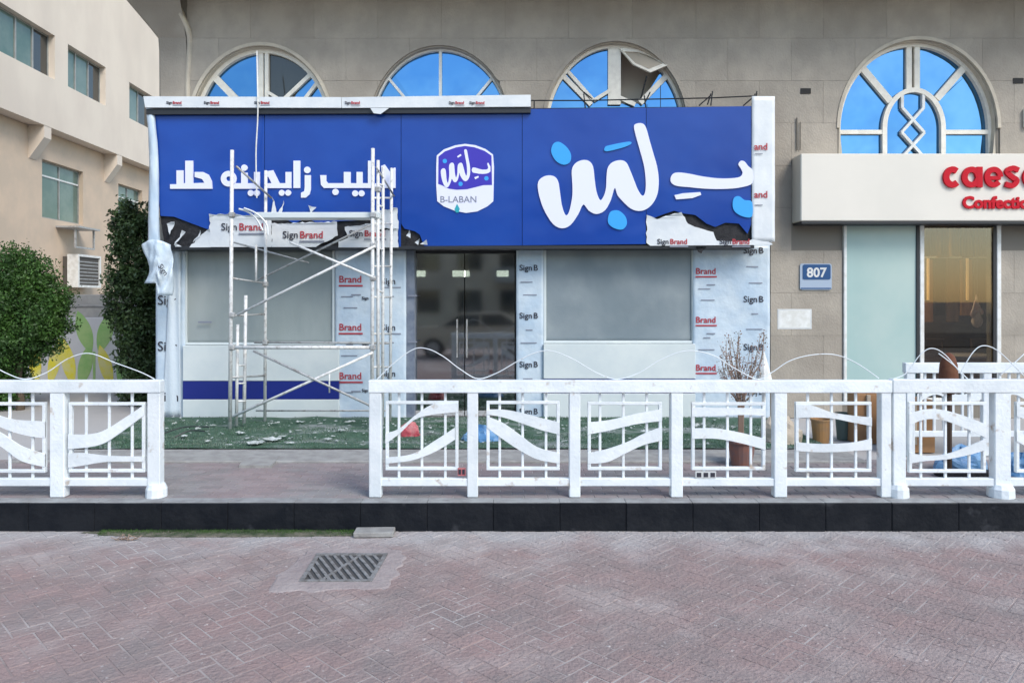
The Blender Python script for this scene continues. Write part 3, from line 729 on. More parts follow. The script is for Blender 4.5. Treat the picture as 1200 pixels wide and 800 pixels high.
# shop interior
rm = empty('shop_interior', (PX(545, 13), 13, PZ0), 'dark empty shop room seen through the glass double door', 'room')
rm['kind'] = 'structure'; del rm['category']
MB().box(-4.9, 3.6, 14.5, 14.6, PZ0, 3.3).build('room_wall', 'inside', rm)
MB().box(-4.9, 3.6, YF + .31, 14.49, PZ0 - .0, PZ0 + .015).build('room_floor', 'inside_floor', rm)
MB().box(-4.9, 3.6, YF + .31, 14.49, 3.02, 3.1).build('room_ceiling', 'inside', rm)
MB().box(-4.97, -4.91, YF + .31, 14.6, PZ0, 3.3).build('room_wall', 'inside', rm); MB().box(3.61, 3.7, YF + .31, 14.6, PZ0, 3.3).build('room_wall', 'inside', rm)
for x0, x1, lb in ((487, 498, 'left'), (530, 550, 'middle'), (582, 596, 'right')):
    Yl = 12.6; g_ = empty('pendant_lamp', (PX((x0 + x1) / 2, Yl), Yl, 2.2), '%s one of three small lit lamps inside behind the glass door' % lb, 'lamp', 'lit lamps behind the glass door')
    MB().box(PX(x0, Yl), PX(x1, Yl), Yl, Yl + .1, PZ(324, Yl), PZ(317, Yl), b=.01).build('shade', 'lamp', g_)
    MB().tube([P((x0 + x1) / 2, 317, Yl + .05), (PX((x0 + x1) / 2, Yl), Yl + .05, 3.01)], .006, 5).build('cord', 'steel_dark', g_)
# counter inside
ct = empty('counter', (PX(575, 12.8), 12.8, PZ0), 'pale unfinished counter standing inside behind the right door leaf', 'counter')
MB().box(PX(542, 12.8), PX(612, 12.8), 12.8, 13.4, PZ0 + .02, PZ(402, 12.8), b=.01).build('counter_body', mat('counter_grey', (.30, .29, .24), .6), ct)
MB().box(PX(540, 12.8), PX(614, 12.8), 12.75, 13.45, PZ(401.5, 12.8), PZ(397.5, 12.8), b=.008).build('counter_top', mat('counter_top_grey', (.38, .37, .32), .4), ct)

# ================================================================== THE BIG BLUE SIGN
YS = 10.12
sg = empty('blue_shop_sign', (0, YS, 2.6), 'long royal blue shop sign with white and light blue Arabic lettering and torn lower edge', 'sign')
def sp(pts): return [(PX(x, YS), PZ(y, YS)) for x, y in pts]
MB().prism(sp([(176, 130), (884, 124), (884, 288.5), (192, 290), (186, 250)]), YS + .03, YS + .34).build('backing_box', 'black', sg)
MB().prism(sp([(190, 288.5), (884, 287.5), (884, 291), (190, 292.5)]), YS + .002, YS + .33).build('bottom_edge', 'steel_dark', sg)
P1 = [(174.5, 132), (309.7, 131), (309.7, 266), (298, 262), (262, 268), (247, 270), (225, 262), (204, 254), (188, 253), (187, 240), (183, 215), (178, 170)]
P2 = [(310.3, 131), (469.7, 130), (469.7, 289), (467, 289), (466, 246), (440, 252), (425, 258), (400, 259), (372, 262), (360, 255), (345, 262), (325, 252), (310.3, 266)]
P3 = [(470.3, 130), (611.7, 128), (611.7, 287.5), (497, 288.2), (492, 275), (486, 271), (474, 268), (470.3, 262)]
P4 = [(612.3, 128), (757.0, 126.5), (757.0, 286), (612.3, 287.5)]
P5 = [(757.6, 126.5), (881.5, 124.5), (884, 135), (881, 150), (882, 180), (880, 230), (880.5, 262), (876, 274), (866, 262), (850, 261), (838, 266), (828, 262), (815, 252), (800, 250), (790, 247), (775, 252), (757.6, 259)]
for poly in (P1, P2, P3, P4, P5): MB().prism(sp(poly), YS, YS + .012).build('sign_panel', 'sign_blue', sg)
# lettering ------------------------------------------------
def tr(pts, ox, oy, s_): return [(ox + x / s_, oy + y / s_) for x, y in pts]
LAB = [(545, 85), (560, 68), (590, 68), (608, 90), (625, 150), (645, 220), (665, 290), (674, 360), (668, 430), (645, 480), (610, 512), (570, 522), (530, 510), (490, 475), (460, 440), (445, 402), (425, 465), (395, 518), (350, 538), (310, 520), (282, 488), (255, 540), (215, 595), (170, 612), (125, 590), (85, 530), (60, 470), (45, 400), (52, 362), (85, 340), (125, 340), (150, 365), (160, 420), (170, 490), (187, 540), (202, 538), (215, 500), (225, 440), (225, 380), (222, 310), (240, 275), (275, 258), (310, 262), (332, 290), (340, 350), (348, 410), (360, 450), (373, 466), (390, 440), (400, 400), (403, 340), (410, 295), (435, 268), (475, 258), (505, 270), (525, 310), (545, 360), (565, 410), (587, 442), (602, 430), (607, 380), (600, 300), (580, 220), (560, 150)]
BA = [(735, 355), (747, 330), (775, 322), (830, 328), (900, 342), (980, 352), (1050, 352), (1095, 345), (1110, 325), (1100, 300), (1088, 280), (1100, 262), (1120, 265), (1140, 290), (1162, 312), (1162, 375), (1120, 395), (1060, 405), (980, 408), (900, 405), (830, 398), (770, 392), (742, 378)]
BA2 = [(755, 440), (800, 430), (890, 424), (895, 438), (850, 455), (765, 462)]
LB = [[(115, 215), (125, 175), (155, 163), (195, 190), (218, 230), (212, 268), (180, 282), (140, 262)], [(395, 190), (430, 178), (520, 162), (528, 175), (480, 195), (400, 212)],
      [(410, 560), (425, 525), (465, 520), (500, 550), (508, 590), (485, 618), (445, 612), (415, 590)], [(1058, 490), (1065, 455), (1090, 445), (1120, 465), (1158, 475), (1158, 550), (1110, 550), (1070, 525)]]
def letter(pts, name, m, dy=0.0, sm=3, parent=sg, th_=.02):
    q_ = smoothpts(pts, sm, True) if sm > 1 else pts
    return MB().prism(sp(q_), YS - th_ - dy, YS - .001).build(name, m, parent)
letter(tr(LAB, 620, 130, 4.444), 'letter', 'white_letter'); letter(tr(BA, 620, 130, 4.444), 'letter', 'white_letter'); letter(tr(BA2, 620, 130, 4.444), 'letter_mark', 'white_letter', sm=1)
for q_ in LB: letter(tr(q_, 620, 130, 4.444), 'letter_dot', 'light_blue', sm=4)
A1 = [[(80, 370), (140, 370), (140, 240), (205, 240), (205, 360), (222, 360), (222, 150), (295, 150), (295, 360), (402, 356), (380, 322), (310, 302), (310, 255), (390, 255), (440, 280), (470, 340), (475, 412), (80, 412)]]
def ringpoly(cx, cy, ro, ri, n_=20):
    return [(cx + ro * math.cos(2 * math.pi * k / n_), cy + ro * math.sin(2 * math.pi * k / n_)) for k in range(n_ + 1)] + [(cx + ri * math.cos(2 * math.pi * k / n_), cy + ri * math.sin(2 * math.pi * k / n_)) for k in range(n_, -1, -1)]
def circ(cx, cy, r, n_=14): return [(cx + r * math.cos(2 * math.pi * k / n_), cy + r * math.sin(2 * math.pi * k / n_)) for k in range(n_)]
for k, q_ in enumerate(A1): letter(tr(q_, 190, 170, 8), 'letter', 'white_letter', sm=1)
b = MB(); X0, Z0 = 190 + 628 / 8, 170 + 318 / 8
A_ = [(X0 + 9.2 * math.cos(2 * math.pi * k / 24), Z0 + 9.2 * math.sin(2 * math.pi * k / 24)) for k in range(25)]; B_ = [(X0 + 2.8 * math.cos(2 * math.pi * k / 24), Z0 + 2.8 * math.sin(2 * math.pi * k / 24)) for k in range(25)]
b.band(sp(A_), sp(B_), YS - .020, YS - .001); b.build('letter', 'white_letter', sg)
A2 = [[(668, 360), (745, 360), (745, 262), (805, 262), (805, 360), (865, 360), (865, 255), (920, 255), (920, 412), (668, 412)],
      circ(775, 215, 30), circ(835, 452, 29), circ(892, 452, 29),
      [(972, 250), (1045, 238), (1105, 360), (1160, 360), (1160, 255), (1215, 255), (1215, 406), (975, 406), (975, 360), (1030, 360), (1000, 300), (972, 300)],
      circ(1125, 450, 28), circ(1185, 450, 28), [(1235, 150), (1298, 150), (1298, 405), (1235, 405)],
      [(1340, 285), (1397, 285), (1397, 420), (1385, 465), (1350, 495), (1305, 495), (1305, 450), (1335, 435), (1340, 400)], circ(1364, 236, 31),
      [(1485, 285), (1542, 285), (1542, 340), (1560, 360), (1706, 360), (1706, 255), (1770, 255), (1770, 360), (1825, 360), (1825, 255), (1882, 255), (1882, 360), (1932, 360), (1932, 150), (1992, 150), (1992, 405), (1520, 405), (1492, 375)],
      circ(1628, 442, 30), circ(1812, 455, 29), circ(1872, 455, 29),
      [(1996, 362), (2085, 362), (2058, 250), (2055, 200), (2090, 185), (2150, 270), (2175, 215), (2190, 215), (2190, 405), (1996, 405)]]
for k, q_ in enumerate(A2): letter(tr(q_, 190, 170, 8), 'letter' if len(q_) != 14 else 'letter_dot', 'white_letter', dy=.0007 * (k % 4), sm=1)
# emblem
EM = [(100, 190), (170, 130), (280, 90), (380, 75), (480, 88), (580, 125), (655, 180), (665, 300), (662, 480), (658, 640), (600, 690), (500, 740), (390, 755), (280, 735), (170, 690), (105, 640), (95, 480), (95, 300)]
em = MB().prism(sp(tr(EM, 500, 160, 8.42)), YS - .012, YS - .001).build('emblem', 'white_letter', sg)
def emb(pts, y0, m, nm='emblem_print', sm=1):
    q_ = tr(pts, 500, 160, 8.42); q_ = smoothpts(q_, 3, True) if sm > 1 else q_
    MB().prism(sp(q_), YS - y0, YS - .0115).build(nm, m, em)
emb([(118, 200), (180, 150), (290, 110), (380, 96), (470, 108), (570, 143), (640, 192), (645, 480), (560, 482), (480, 502), (400, 522), (300, 527), (220, 517), (150, 482), (115, 470)], .014, 'emblem_blue')
emb([(140 + (x - 45) * .461, 130 + (y - 68) * .69) for x, y in LAB], .016, 'white_letter', 'emblem_letter', 2)
emb([(445 + (x - 735) * .432, 262 + (y - 262) * .75) for x, y in BA], .016, 'white_letter', 'emblem_letter')
emb([(300, 200), (335, 175), (345, 190), (310, 212)], .016, 'white_letter', 'emblem_letter'); emb([(470, 405), (510, 390), (515, 405), (480, 425)], .016, 'white_letter', 'emblem_letter')
for cx_, cy_ in ((180, 245), (335, 470), (590, 415)): emb(circ(cx_, cy_, 22, 10), .016, 'light_blue', 'emblem_dot')
emb([(275, 720), (300, 665), (328, 715), (315, 752), (290, 752)], .0145, 'teal', 'emblem_dot')
piece('lettering', text_mesh('B-LABAN', .125, 'print_grey', .001, .001), (PX(515.5, YS), YS - .0135, PZ(237.5, YS)), em)
# cap along the top: white film-wrapped channel, in two lengths, dark gap under it
YC = YS - .09
MB().prism([(PX(170, YC), PZ(126, YC)), (PX(400, YC), PZ(126.4, YC)), (PX(400, YC), PZ(114, YC)), (PX(168, YC), PZ(113, YC))], YC, YC + .42).build('top_channel', 'film_white', sg)
MB().prism([(PX(400.5, YC), PZ(126.4, YC)), (PX(622, YC), PZ(125, YC)), (PX(622, YC), PZ(111, YC)), (PX(400.5, YC), PZ(114, YC))], YC + .006, YC + .42).build('top_channel', 'film_white', sg)
MB().prism([(PX(170, YC), PZ(133.5, YC)), (PX(622, YC), PZ(131.5, YC)), (PX(622, YC), PZ(126, YC)), (PX(170, YC), PZ(127, YC))], YC + .03, YS + .03).build('shadow_strip', 'steel_dark', sg)  # black strip standing in for the shadow line under the cap
for px in (201, 245, 304, 410, 532, 556): film_print(sg, px - 6, 122, YC - .0015, .05, 'both')
for px, s_ in ((437, 0),): MB().prism([(PX(434, YC), PZ(127, YC)), (PX(438, YC), PZ(133, YC)), (PX(446, YC), PZ(134, YC)), (PX(456, YC), PZ(127, YC))], YC - .01, YC + .0).build('film_tear', 'film_white', sg)
# film strip on the right end
o = film_panel(881, 908, 113, 283, YS - .01, 21, 'film_white', .006, sg, .008); film_panel(881.5, 905, 122, 284, YS + .03, 23, 'film_white', .006, sg, .01, 'film_strip')
for y in (176, 232): piece('lettering', text_mesh('and', .13, 'print_red', .0006, .002), (PX(883, YS), YS - .025, PZ(y, YS)), sg)
for y in (180, 240): MB().box(PX(884, YS), PX(893, YS), YS - .026, YS - .0235, PZ(y + 1, YS), PZ(y, YS)).build('underline', 'print_grey', sg)
# torn film hanging over the black substrate at the lower right
def flap(poly, Y0, m='film_white', nm='torn_film', parent=sg, t=.004):
    out = []; np_ = len(poly)
    for i in range(np_):                  # ragged, torn outline
        (x0, y0), (x1, y1) = poly[i], poly[(i + 1) % np_]; l_ = math.hypot(x1 - x0, y1 - y0); k_ = max(1, int(l_ / 3.5))
        for q in range(k_):
            t_ = q / k_; am = 0 if q == 0 or abs(y1 - y0) < 1.2 and y0 > 280 else min(1.0, l_ * .06)
            out.append((x0 + (x1 - x0) * t_ + random.uniform(-am, am), y0 + (y1 - y0) * t_ + random.uniform(-am, am)))
    xs = [p[0] for p in out]; ys = [p[1] for p in out]; w_ = max(xs) - min(xs); h_ = max(ys) - min(ys)
    tri = tessellate_polygon([[Vector((x, y, 0)) for x, y in out]])
    pts = [(PX(x, Y0), Y0 - .05 * ((max(ys) - y) / (h_ + .1)) ** 9 * (.4 + .6 * math.sin(x * .31) ** 2), PZ(y, Y0)) for x, y in out]   # upper edge curls outward
    o = MB().add(pts, [tuple(q) for q in tri]).build(nm, m, parent); thick(o, t); return o
flap([(757.5, 284.5), (757.5, 252), (770, 257), (798, 249), (806, 262), (822, 268), (836, 272), (840, 282), (862, 283), (884, 281), (900, 283), (905, 285.5), (905, 287), (762, 288)], YS - .012)
for px, w_ in ((770, 'both'), (843, 'both')): film_print(sg, px, 286, YS - .018, .10, w_)
flap([(815, 288), (828, 288), (822, 297), (818, 295)], YS + .0, 'black')
# torn film at lower left, several ragged sheets
flap([(246, 251), (300, 253), (318, 258), (318, 289.5), (246, 289.5)], YS - .016)
flap([(222, 290), (236, 275), (247, 268), (247, 289.8)], YS - .010)
flap([(318.5, 262), (395, 260), (396, 276), (380, 284), (370, 289.5), (318.5, 289.5)], YS - .014)
flap([(396.5, 283), (415, 276), (467, 268), (467, 290), (396.5, 290)], YS - .018)
flap([(404, 266), (440, 262), (444, 278), (408, 281)], YS - .024)
flap([(437, 247), (466, 244), (467, 268), (440, 268)], YS - .020)
for x0, y0, x1, y1, x2, y2 in ((320, 232, 324, 249, 318, 249), (333, 235, 330, 250, 326, 249), (362, 241, 371, 243, 364, 250), (204, 288, 214, 270, 218, 272), (226, 284, 236, 270, 234, 277), (486, 284, 492, 280, 490, 287), (492, 286, 500, 281, 501, 287), (476, 276, 480, 270, 481, 279), (196, 262, 206, 260, 199, 275), (206, 285, 213, 289, 205, 289)):
    flap([(x0, y0), (x1, y1), (x2, y2)], YS - .028, 'film_white', 'film_shred')
film_print(sg, 259, 270, YS - .026, .14, 'both'); film_print(sg, 331, 279, YS - .024, .135, 'both'); film_print(sg, 409, 277, YS - .034, .12, 'both')
# wrinkled blue-white film bunched down the left end
o = MB().sheet(lambda u, v: (PX(166 + 10 * v + (17 - 4 * v) * u + 0 * v, YS) + .0, YS - .03 + .05 * math.sin(u * 3.1) * -1 + .012 * noise.noise(Vector((u * 4, v * 9, 2))), PZ(128 + 160 * v, YS)), 6, 30)
side = MB().sheet(lambda u, v: (PX(172 + 5 * v + 2 * math.sin(v * 5) + (9 + 5 * v) * u, YS) , YS - .02 - .04 * math.sin(u * 3.1) + .015 * noise.noise(Vector((u * 4, v * 9, 2))), PZ(126 + 167 * v, YS)), 6, 30).build('film_side', 'film', sg, smooth=True); thick(side, .004)
bun = MB().sheet(lambda u, v: (PX(167 + 8 * math.sin(v * 2.6) * (1 - u) + (34 + 12 * v - 10 * v * v) * u, YS - .1), YS - .12 - .09 * math.sin(u * 3.1) + .07 * noise.noise(Vector((u * 5 + v * 3, v * 3.5, 7))), PZ(288 + 44 * v - 7 * math.sin(u * 3) * (1 - v) + 14 * (u > .5) * v, YS - .1)), 18, 18).build('bunched_film', 'film', sg, smooth=True); thick(bun, .004)
film_print(sg, 185, 312, YS - .235, .10, 'sign', rotz=R(55))
# steel angle frame above the right part
fm = empty('steel_frame', (PX(750, YS), YS, PZ(124, YS)), 'black steel angle frame with brackets standing on top of the blue sign', 'frame')
Yr = YS + .05
def rail(p, q_, r=.009, nm='steel_bar'): MB().tube([P(p[0], p[1], Yr), P(q_[0], q_[1], Yr)], r, 4).build(nm, 'steel_dark', fm)
rail((621, 118), (684, 118)); rail((684, 118), (757, 116.5)); rail((757, 116.5), (832, 115)); rail((832, 115), (887, 112.5))
for x, y in ((626, 118), (684, 110), (755, 112)): rail((x, y), (x + (2 if x > 640 else 0), 128), nm='bracket')
for x in (833, 885):
    rail((x - 14, 124), (x, 112), nm='bracket'); rail((x, 124), (x + 2, 107), nm='bracket'); rail((x, 110), (x - 4, 123), nm='bracket')
rail((774, 100), (774, 126), .005)
rail((684, 108), (694, 116), nm='bracket'); rail((762, 108), (755, 122), nm='bracket')
# hanging cable
cp = smoothpts([P(301, 60, YS - .02), P(302, 112, YC - .02), P(302, 140, YC - .02), P(300, 180, YC - .01), P(301, 232, YC - .02)], 6)
MB().tube(cp, .009, 6).build('cable', 'frame_white', label='thin white cable hanging from the arched window down over the blue sign', cat='cable')

# ================================================================== SCAFFOLD
sc = empty('scaffold_tower', (PX(360, 9.6), 9.6, PZ0 + .03), 'white steel scaffold tower with cross braces standing on the turf before the blue sign', 'scaffold')
YA, YB = 9.42, 10.0
def stube(name, a, c_, r=.021, m='tube', n_=9): MB().tube([a, c_], r, n_).build(name, m, sc, smooth=True)
g0 = lambda Y: HY + F * (CH - PZ0 - .03) / Y
Q = lambda px, py, Y: P(px, py, Y)
def P2(px, py, Y, pyb=None): return P(px, py, Y)
TPX = {'fl': 271, 'fr': 437, 'bl': 311, 'br': 458}
stube('leg', Q(272, 176, YA), Q(269.5, g0(YA), YA), .024)
stube('leg', Q(437, 174, YA), Q(436, g0(YA), YA), .024)
stube('leg', Q(311.5, 200, YB), Q(310.5, g0(YB), YB), .021)
stube('leg', Q(459, 197, YB), Q(457, g0(YB), YB), .021)
# ladder frames at the two ends
stube('frame_tube', Q(288, 346, YA + .2), Q(286, g0(YA + .2) - 4, YA + .2), .022); stube('frame_tube', Q(278.5, 380, YA + .1), Q(277, g0(YA + .1) - 3, YA + .1), .02)
stube('frame_tube', Q(300, 287, YA + .3), Q(300, 329, YA + .3), .015)
stube('frame_tube', Q(443, 188, YA + .1), Q(443, g0(YA + .1), YA + .1), .022); stube('frame_tube', Q(449, 196, YA + .22), Q(448.5, g0(YA + .22), YA + .22), .02)
for y in (428, 449, 470): stube('rung', Q(277, y, YA + .1), Q(288, y, YA + .2), .012)
for y in (325, 369, 406, 441): stube('rung', Q(272, y + 1, YA), Q(311, y - 1 + (8 if y == 325 else 0), YB), .013, 'tube_grey')
for y in (232, 262, 312, 348, 391, 430): stube('rung', Q(437, y, YA), Q(458.5, y + .0, YB), .013)
for y in (215, 240, 290, 340): stube('rung', Q(443, y, YA + .1), Q(449, y + 3, YA + .22), .013)
# ledgers and narrow platform boards
stube('ledger', Q(274, 407, YA), Q(437, 407, YA), .022); stube('ledger', Q(298, 401, YB), Q(458, 402, YB), .016, 'tube_grey')
MB().box(PX(299, YA + .1), PX(445, YA + .1), YA + .06, YA + .34, PZ(256, YA + .1), PZ(249, YA + .1), b=.008).build('platform_board', 'white_panel', sc)
stube('ledger', Q(300, 481, YB), Q(458, 481, YB), .012, 'tube_grey')
# braces
def br(p, q_, Y1, Y2, r=.014, m='tube_grey'): stube('brace', Q(p[0], p[1], Y1), Q(q_[0], q_[1], Y2), r, m)
br((278, 369), (440, 288), YA - .03, YA - .03, .017, 'tube'); br((340, 284), (440, 326), YA - .035, YA - .03, .016, 'tube')
br((298, 330), (437, 262), YB, YB); br((274, 284), (362, 308), YB + .01, YB + .01, .012)
br((273, 488), (437, 413), YA - .03, YA - .03, .017, 'tube'); br((297, 411), (440, 478), YA - .05, YA - .05, .015)
br((277, 195), (318, 232), YA + .04, YB, .014); br((441, 196), (462, 230), YA, YB, .012)
stube('pin', Q(386, 438, YA - .05), Q(386, 460, YA - .05), .010)
# couplers
for x, y, Y in ((272, 407, YA), (437, 407, YA), (437, 288, YA), (272, 369, YA), (437, 326, YA), (272, 252, YA), (437, 252, YA), (437, 480, YA), (443, 222, YA + .1), (311, 333, YB), (311, 401, YB)):
    x_, y_, z_ = P(x, y, Y); MB().box(x_ - .035, x_ + .035, y_ - .04, y_ + .035, z_ - .035, z_ + .035, b=.012).build('coupler', 'tube_grey', sc)
# tangled film stuck on the scaffold
for k, (pts_) in enumerate(([(280, 245), (290, 248), (300, 256), (308, 270)], [(286, 244), (300, 250), (312, 262), (314, 275)])):
    o = MB(); pp = smoothpts([P(x, y, YA - .02 * k) for x, y in pts_], 4)
    o.tube(pp, .013, 5).build('film_twist', 'film_white', sc)

# ================================================================== RIGHT SHOP
YR = YF - .33
rs_ = empty('confectionery_sign', (PX(1070, YR), YR, PZ(262, YR)), 'cream box sign with raised red lettering over the right shop window', 'sign')
MB().box(PX(938.5, YR), 9.0, YR, YF - .004, PZ(259, YR), PZ(180, YR), b=.012).build('sign_box', 'ivory', rs_)
MB().box(PX(940, YR), 8.99, YR + .012, YF - .005, PZ(262, YR), PZ(259.3, YR)).build('bottom_trim', 'steel_dark', rs_)
def stroke(pts, wd, n_=4):
    pts = smoothpts(pts, n_) if len(pts) > 2 else pts; Lp, Rp = [], []
    for i, p in enumerate(pts):
        a_, b_ = pts[max(0, i - 1)], pts[min(len(pts) - 1, i + 1)]; dx, dy = b_[0] - a_[0], b_[1] - a_[1]; l_ = math.hypot(dx, dy) or 1
        Lp.append((p[0] - dy / l_ * wd / 2, p[1] + dx / l_ * wd / 2)); Rp.append((p[0] + dy / l_ * wd / 2, p[1] - dx / l_ * wd / 2))
    return Lp, Rp
def red_stroke(pts, wd, k):
    A__, B__ = stroke(pts, wd); t = lambda l_: [(PX(x, YR), PZ(y, YR)) for x, y in l_]
    MB().band(t(A__), t(B__), YR - .035 - .0012 * k, YR - .001).build('letter', 'red', rs_)
def arc(cx, cy, rx, ry, a0, a1, n_=9): return [(cx + rx * math.cos(R(a0 + (a1 - a0) * k / n_)), cy - ry * math.sin(R(a0 + (a1 - a0) * k / n_))) for k in range(n_ + 1)]
def letter_c(x, k): red_stroke(arc(x + 11, 208, 7.5, 9, 50, 315), 7, k)
def letter_a(x, k): red_stroke(arc(x + 11, 208, 8, 9, 0, 350), 6.5, k); red_stroke([(x + 20.5, 196), (x + 20.5, 220)], 6.5, k + 1)
def letter_e(x, k): red_stroke([(x + 4, 209), (x + 19, 209)], 4.5, k); red_stroke(arc(x + 11, 208, 7.8, 9, 0, 320), 6.2, k + 1)
def letter_s(x, k): red_stroke([(x + 18, 200), (x + 11, 197.5), (x + 4.5, 201.5), (x + 10, 207.5), (x + 16, 212), (x + 11, 218), (x + 2.5, 216)], 6, k)
def letter_r(x, k): red_stroke([(x + 4, 197), (x + 4, 221)], 6.5, k); red_stroke([(x + 4, 206), (x + 8, 200), (x + 15, 199.5)], 5.5, k + 1)
letter_c(1104, 0); letter_a(1126, 1); letter_e(1152, 0); letter_s(1174, 2); letter_a(1197, 0); letter_r(1224, 1); letter_s(1240, 2)
piece('lettering', text_mesh('Confectionery', .225, 'red', .012, .009), (PX(1127, YR), YR - .013, PZ(244, YR)), rs_)

rf = empty('shop_window', (PX(1078, YF), YF, PZ0), 'right shop window with one frosted aqua pane and one clear pane showing a warm interior', 'window')
for a, c_ in ((988, 991.5), (1077, 1082), (1167, 1172)): MB().box(PX(a, YF), PX(c_, YF), YF - .03, YF + .06, PZ(470, YF), PZ(262.5, YF), b=.006).build('window_post', 'frame_white', rf)
MB().box(PX(991.8, YF), PX(1076.8, YF), YF - .02, YF + .05, PZ(470, YF), PZ(466, YF), b=.004).build('window_sill', 'frame_white', rf)
MB().box(PX(1082.2, YF), PX(1166.8, YF), YF - .02, YF + .05, PZ(470, YF), PZ(466, YF), b=.004).build('window_sill', 'frame_white', rf)
MB().box(PX(991.8, YF), PX(1076.8, YF), YF + .0, YF + .01, PZ(465.8, YF), PZ(262.5, YF)).build('frosted_pane', 'frosted', rf)
MB().box(PX(1073.5, YF), PX(1076.7, YF), YF - .022, YF - .001, PZ(465.8, YF), PZ(263, YF)).build('gasket', 'steel_dark', rf)
MB().box(PX(1082.2, YF), PX(1166.8, YF), YF + .0, YF + .01, PZ(465.8, YF), PZ(262.5, YF)).build('clear_pane', 'shop_glass', rf)
MB().box(PX(1163, YF), PX(1166.7, YF), YF - .022, YF - .001, PZ(465.8, YF), PZ(263, YF)).build('gasket', 'steel_dark', rf)
rr = empty('cafe_interior', (5.9, 12.5, PZ0), 'dim warm room seen through the clear pane of the right shop', 'room'); rr['kind'] = 'structure'; del rr['category']
MB().box(4.2, 9.1, 14.2, 14.3, PZ0, 3.3).build('room_wall', mat('warm_wall', (.16, .10, .05), .8, col2=(.10, .06, .035), scale=2), rr)
MB().box(4.2, 9.1, YF + .31, 14.19, PZ0, PZ0 + .01).build('room_floor', 'wood_dark', rr); MB().box(4.2, 9.1, YF + .31, 14.19, 3.1, 3.2).build('room_ceiling', 'mould', rr)
MB().box(4.1, 4.19, YF + .31, 14.3, PZ0, 3.3).build('room_wall', 'inside', rr)
for k in range(6):
    x = PX(1084 + k * 14.5, 11.2)
    if k in (0, 3, 4): pass
    b = MB(); top = []; 
    cu = MB().sheet(lambda u, v, x=x, k=k: (x + (.17) * u, 11.2 + .02 * math.sin(u * 12 + k) + .015 * math.sin(v * 3), (2.56 - .02 * (k % 2)) + (2.98 - (2.56 - .02 * (k % 2))) * v), 14, 4)
    o = cu.build('curtain', 'curtain', label='short ochre curtain length %s at the top of the clear shop pane' % ('leftmost', 'second from left', 'third from left', 'third from right', 'second from right', 'rightmost')[k], cat='curtain', group='curtains inside the right shop'); thick(o, .01)
for k, (px, y0, y1) in enumerate(((1087, 302, 352), (1133, 268, 352))):
    Yl = 12.9; tl = empty('strip_lamp', (PX(px, Yl), Yl, PZ(y1, Yl)), 'thin upright amber strip lamp %s inside the right shop' % ('at the left edge' if k == 0 else 'in the middle'), 'lamp', 'amber strip lamps inside the right shop')
    MB().box(PX(px - 1.6, Yl), PX(px + 1.6, Yl), Yl - .03, Yl, PZ(y1, Yl), PZ(y0, Yl), b=.01).build('tube', 'warm_lamp', tl); MB().box(PX(px - 2.6, Yl), PX(px + 2.6, Yl), Yl + .002, Yl + .04, PZ(y1 + 1, Yl), PZ(y0 - 1, Yl), b=.01).build('holder', 'wood_dark', tl)
cl = empty('added_fill_lamp', (5.9, 12.0, 3.05), 'warm round lamp added at the ceiling to brighten the right shop', 'lamp')  # added fill lamp, the room behind the pane is too dark without it
MB().lathe(5.9, 11.9, [(.34, 3.04), (.35, 3.07), (.33, 3.095)], 20).build('diffuser', 'ceiling_glow', cl); MB().lathe(5.9, 11.9, [(.37, 3.071), (.37, 3.097)], 20).build('rim', 'tube_grey', cl)
for k, (a, c_) in enumerate(((1079, 1094), (1095.5, 1108), (1110, 1124), (1126, 1140), (1142, 1155), (1157, 1175))):
    Yl = 13.2; MB().box(PX(a, Yl), PX(c_, Yl), Yl, Yl + .06, 1.62 if k % 2 else 1.5, 2.62 + .1 * (k % 3), b=.01).build('wall_board', ('amber_board', 'wood_dark', 'brown_board')[k % 3], rr)
MB().box(PX(1080, 12.6), PX(1175, 12.6), 12.6, 12.63, PZ(302.5, 12.6), PZ(300, 12.6)).build('shelf_edge', 'mould', rr)
# table and chairs inside
tbl = empty('cafe_table', (PX(1133, 11.5), 11.5, PZ0), 'small dark cafe table with a grey top just inside the clear pane', 'table')
Xt = PX(1137, 11.5)
MB().lathe(Xt, 11.5, [(.36, 1.03), (.37, 1.045), (.36, 1.06)], 20).build('table_top', mat('grey_top', (.30, .29, .32), .4), tbl); MB().lathe(Xt, 11.5, [(.2, PZ0 + .012), (.19, PZ0 + .03), (.035, PZ0 + .05), (.03, 1.03)], 12).build('table_leg', 'steel_dark', tbl)
for k, px in enumerate((1100, 1160)):
    ch_ = empty('cafe_chair', (PX(px, 12.2), 12.2, PZ0), 'dark wooden chair %s of the small cafe table inside' % ('left' if k == 0 else 'right'), 'chair', 'chairs inside the right shop')
    x = PX(px, 12.2)
    MB().box(x - .2, x + .2, 12.0, 12.4, .68, .72, b=.01).build('seat', 'wood_dark', ch_); MB().box(x - .2, x + .2, 12.38, 12.41, .95, 1.25, b=.01).build('backrest', 'wood_dark', ch_)
    for sx_ in (-.17, .17):
        for yy_ in (12.03, 12.38): MB().tube([(x + sx_, yy_, PZ0 + .01), (x + sx_, yy_, .68 if yy_ < 12.2 else 1.2)], .018, 6).build('leg', 'wood_dark', ch_)
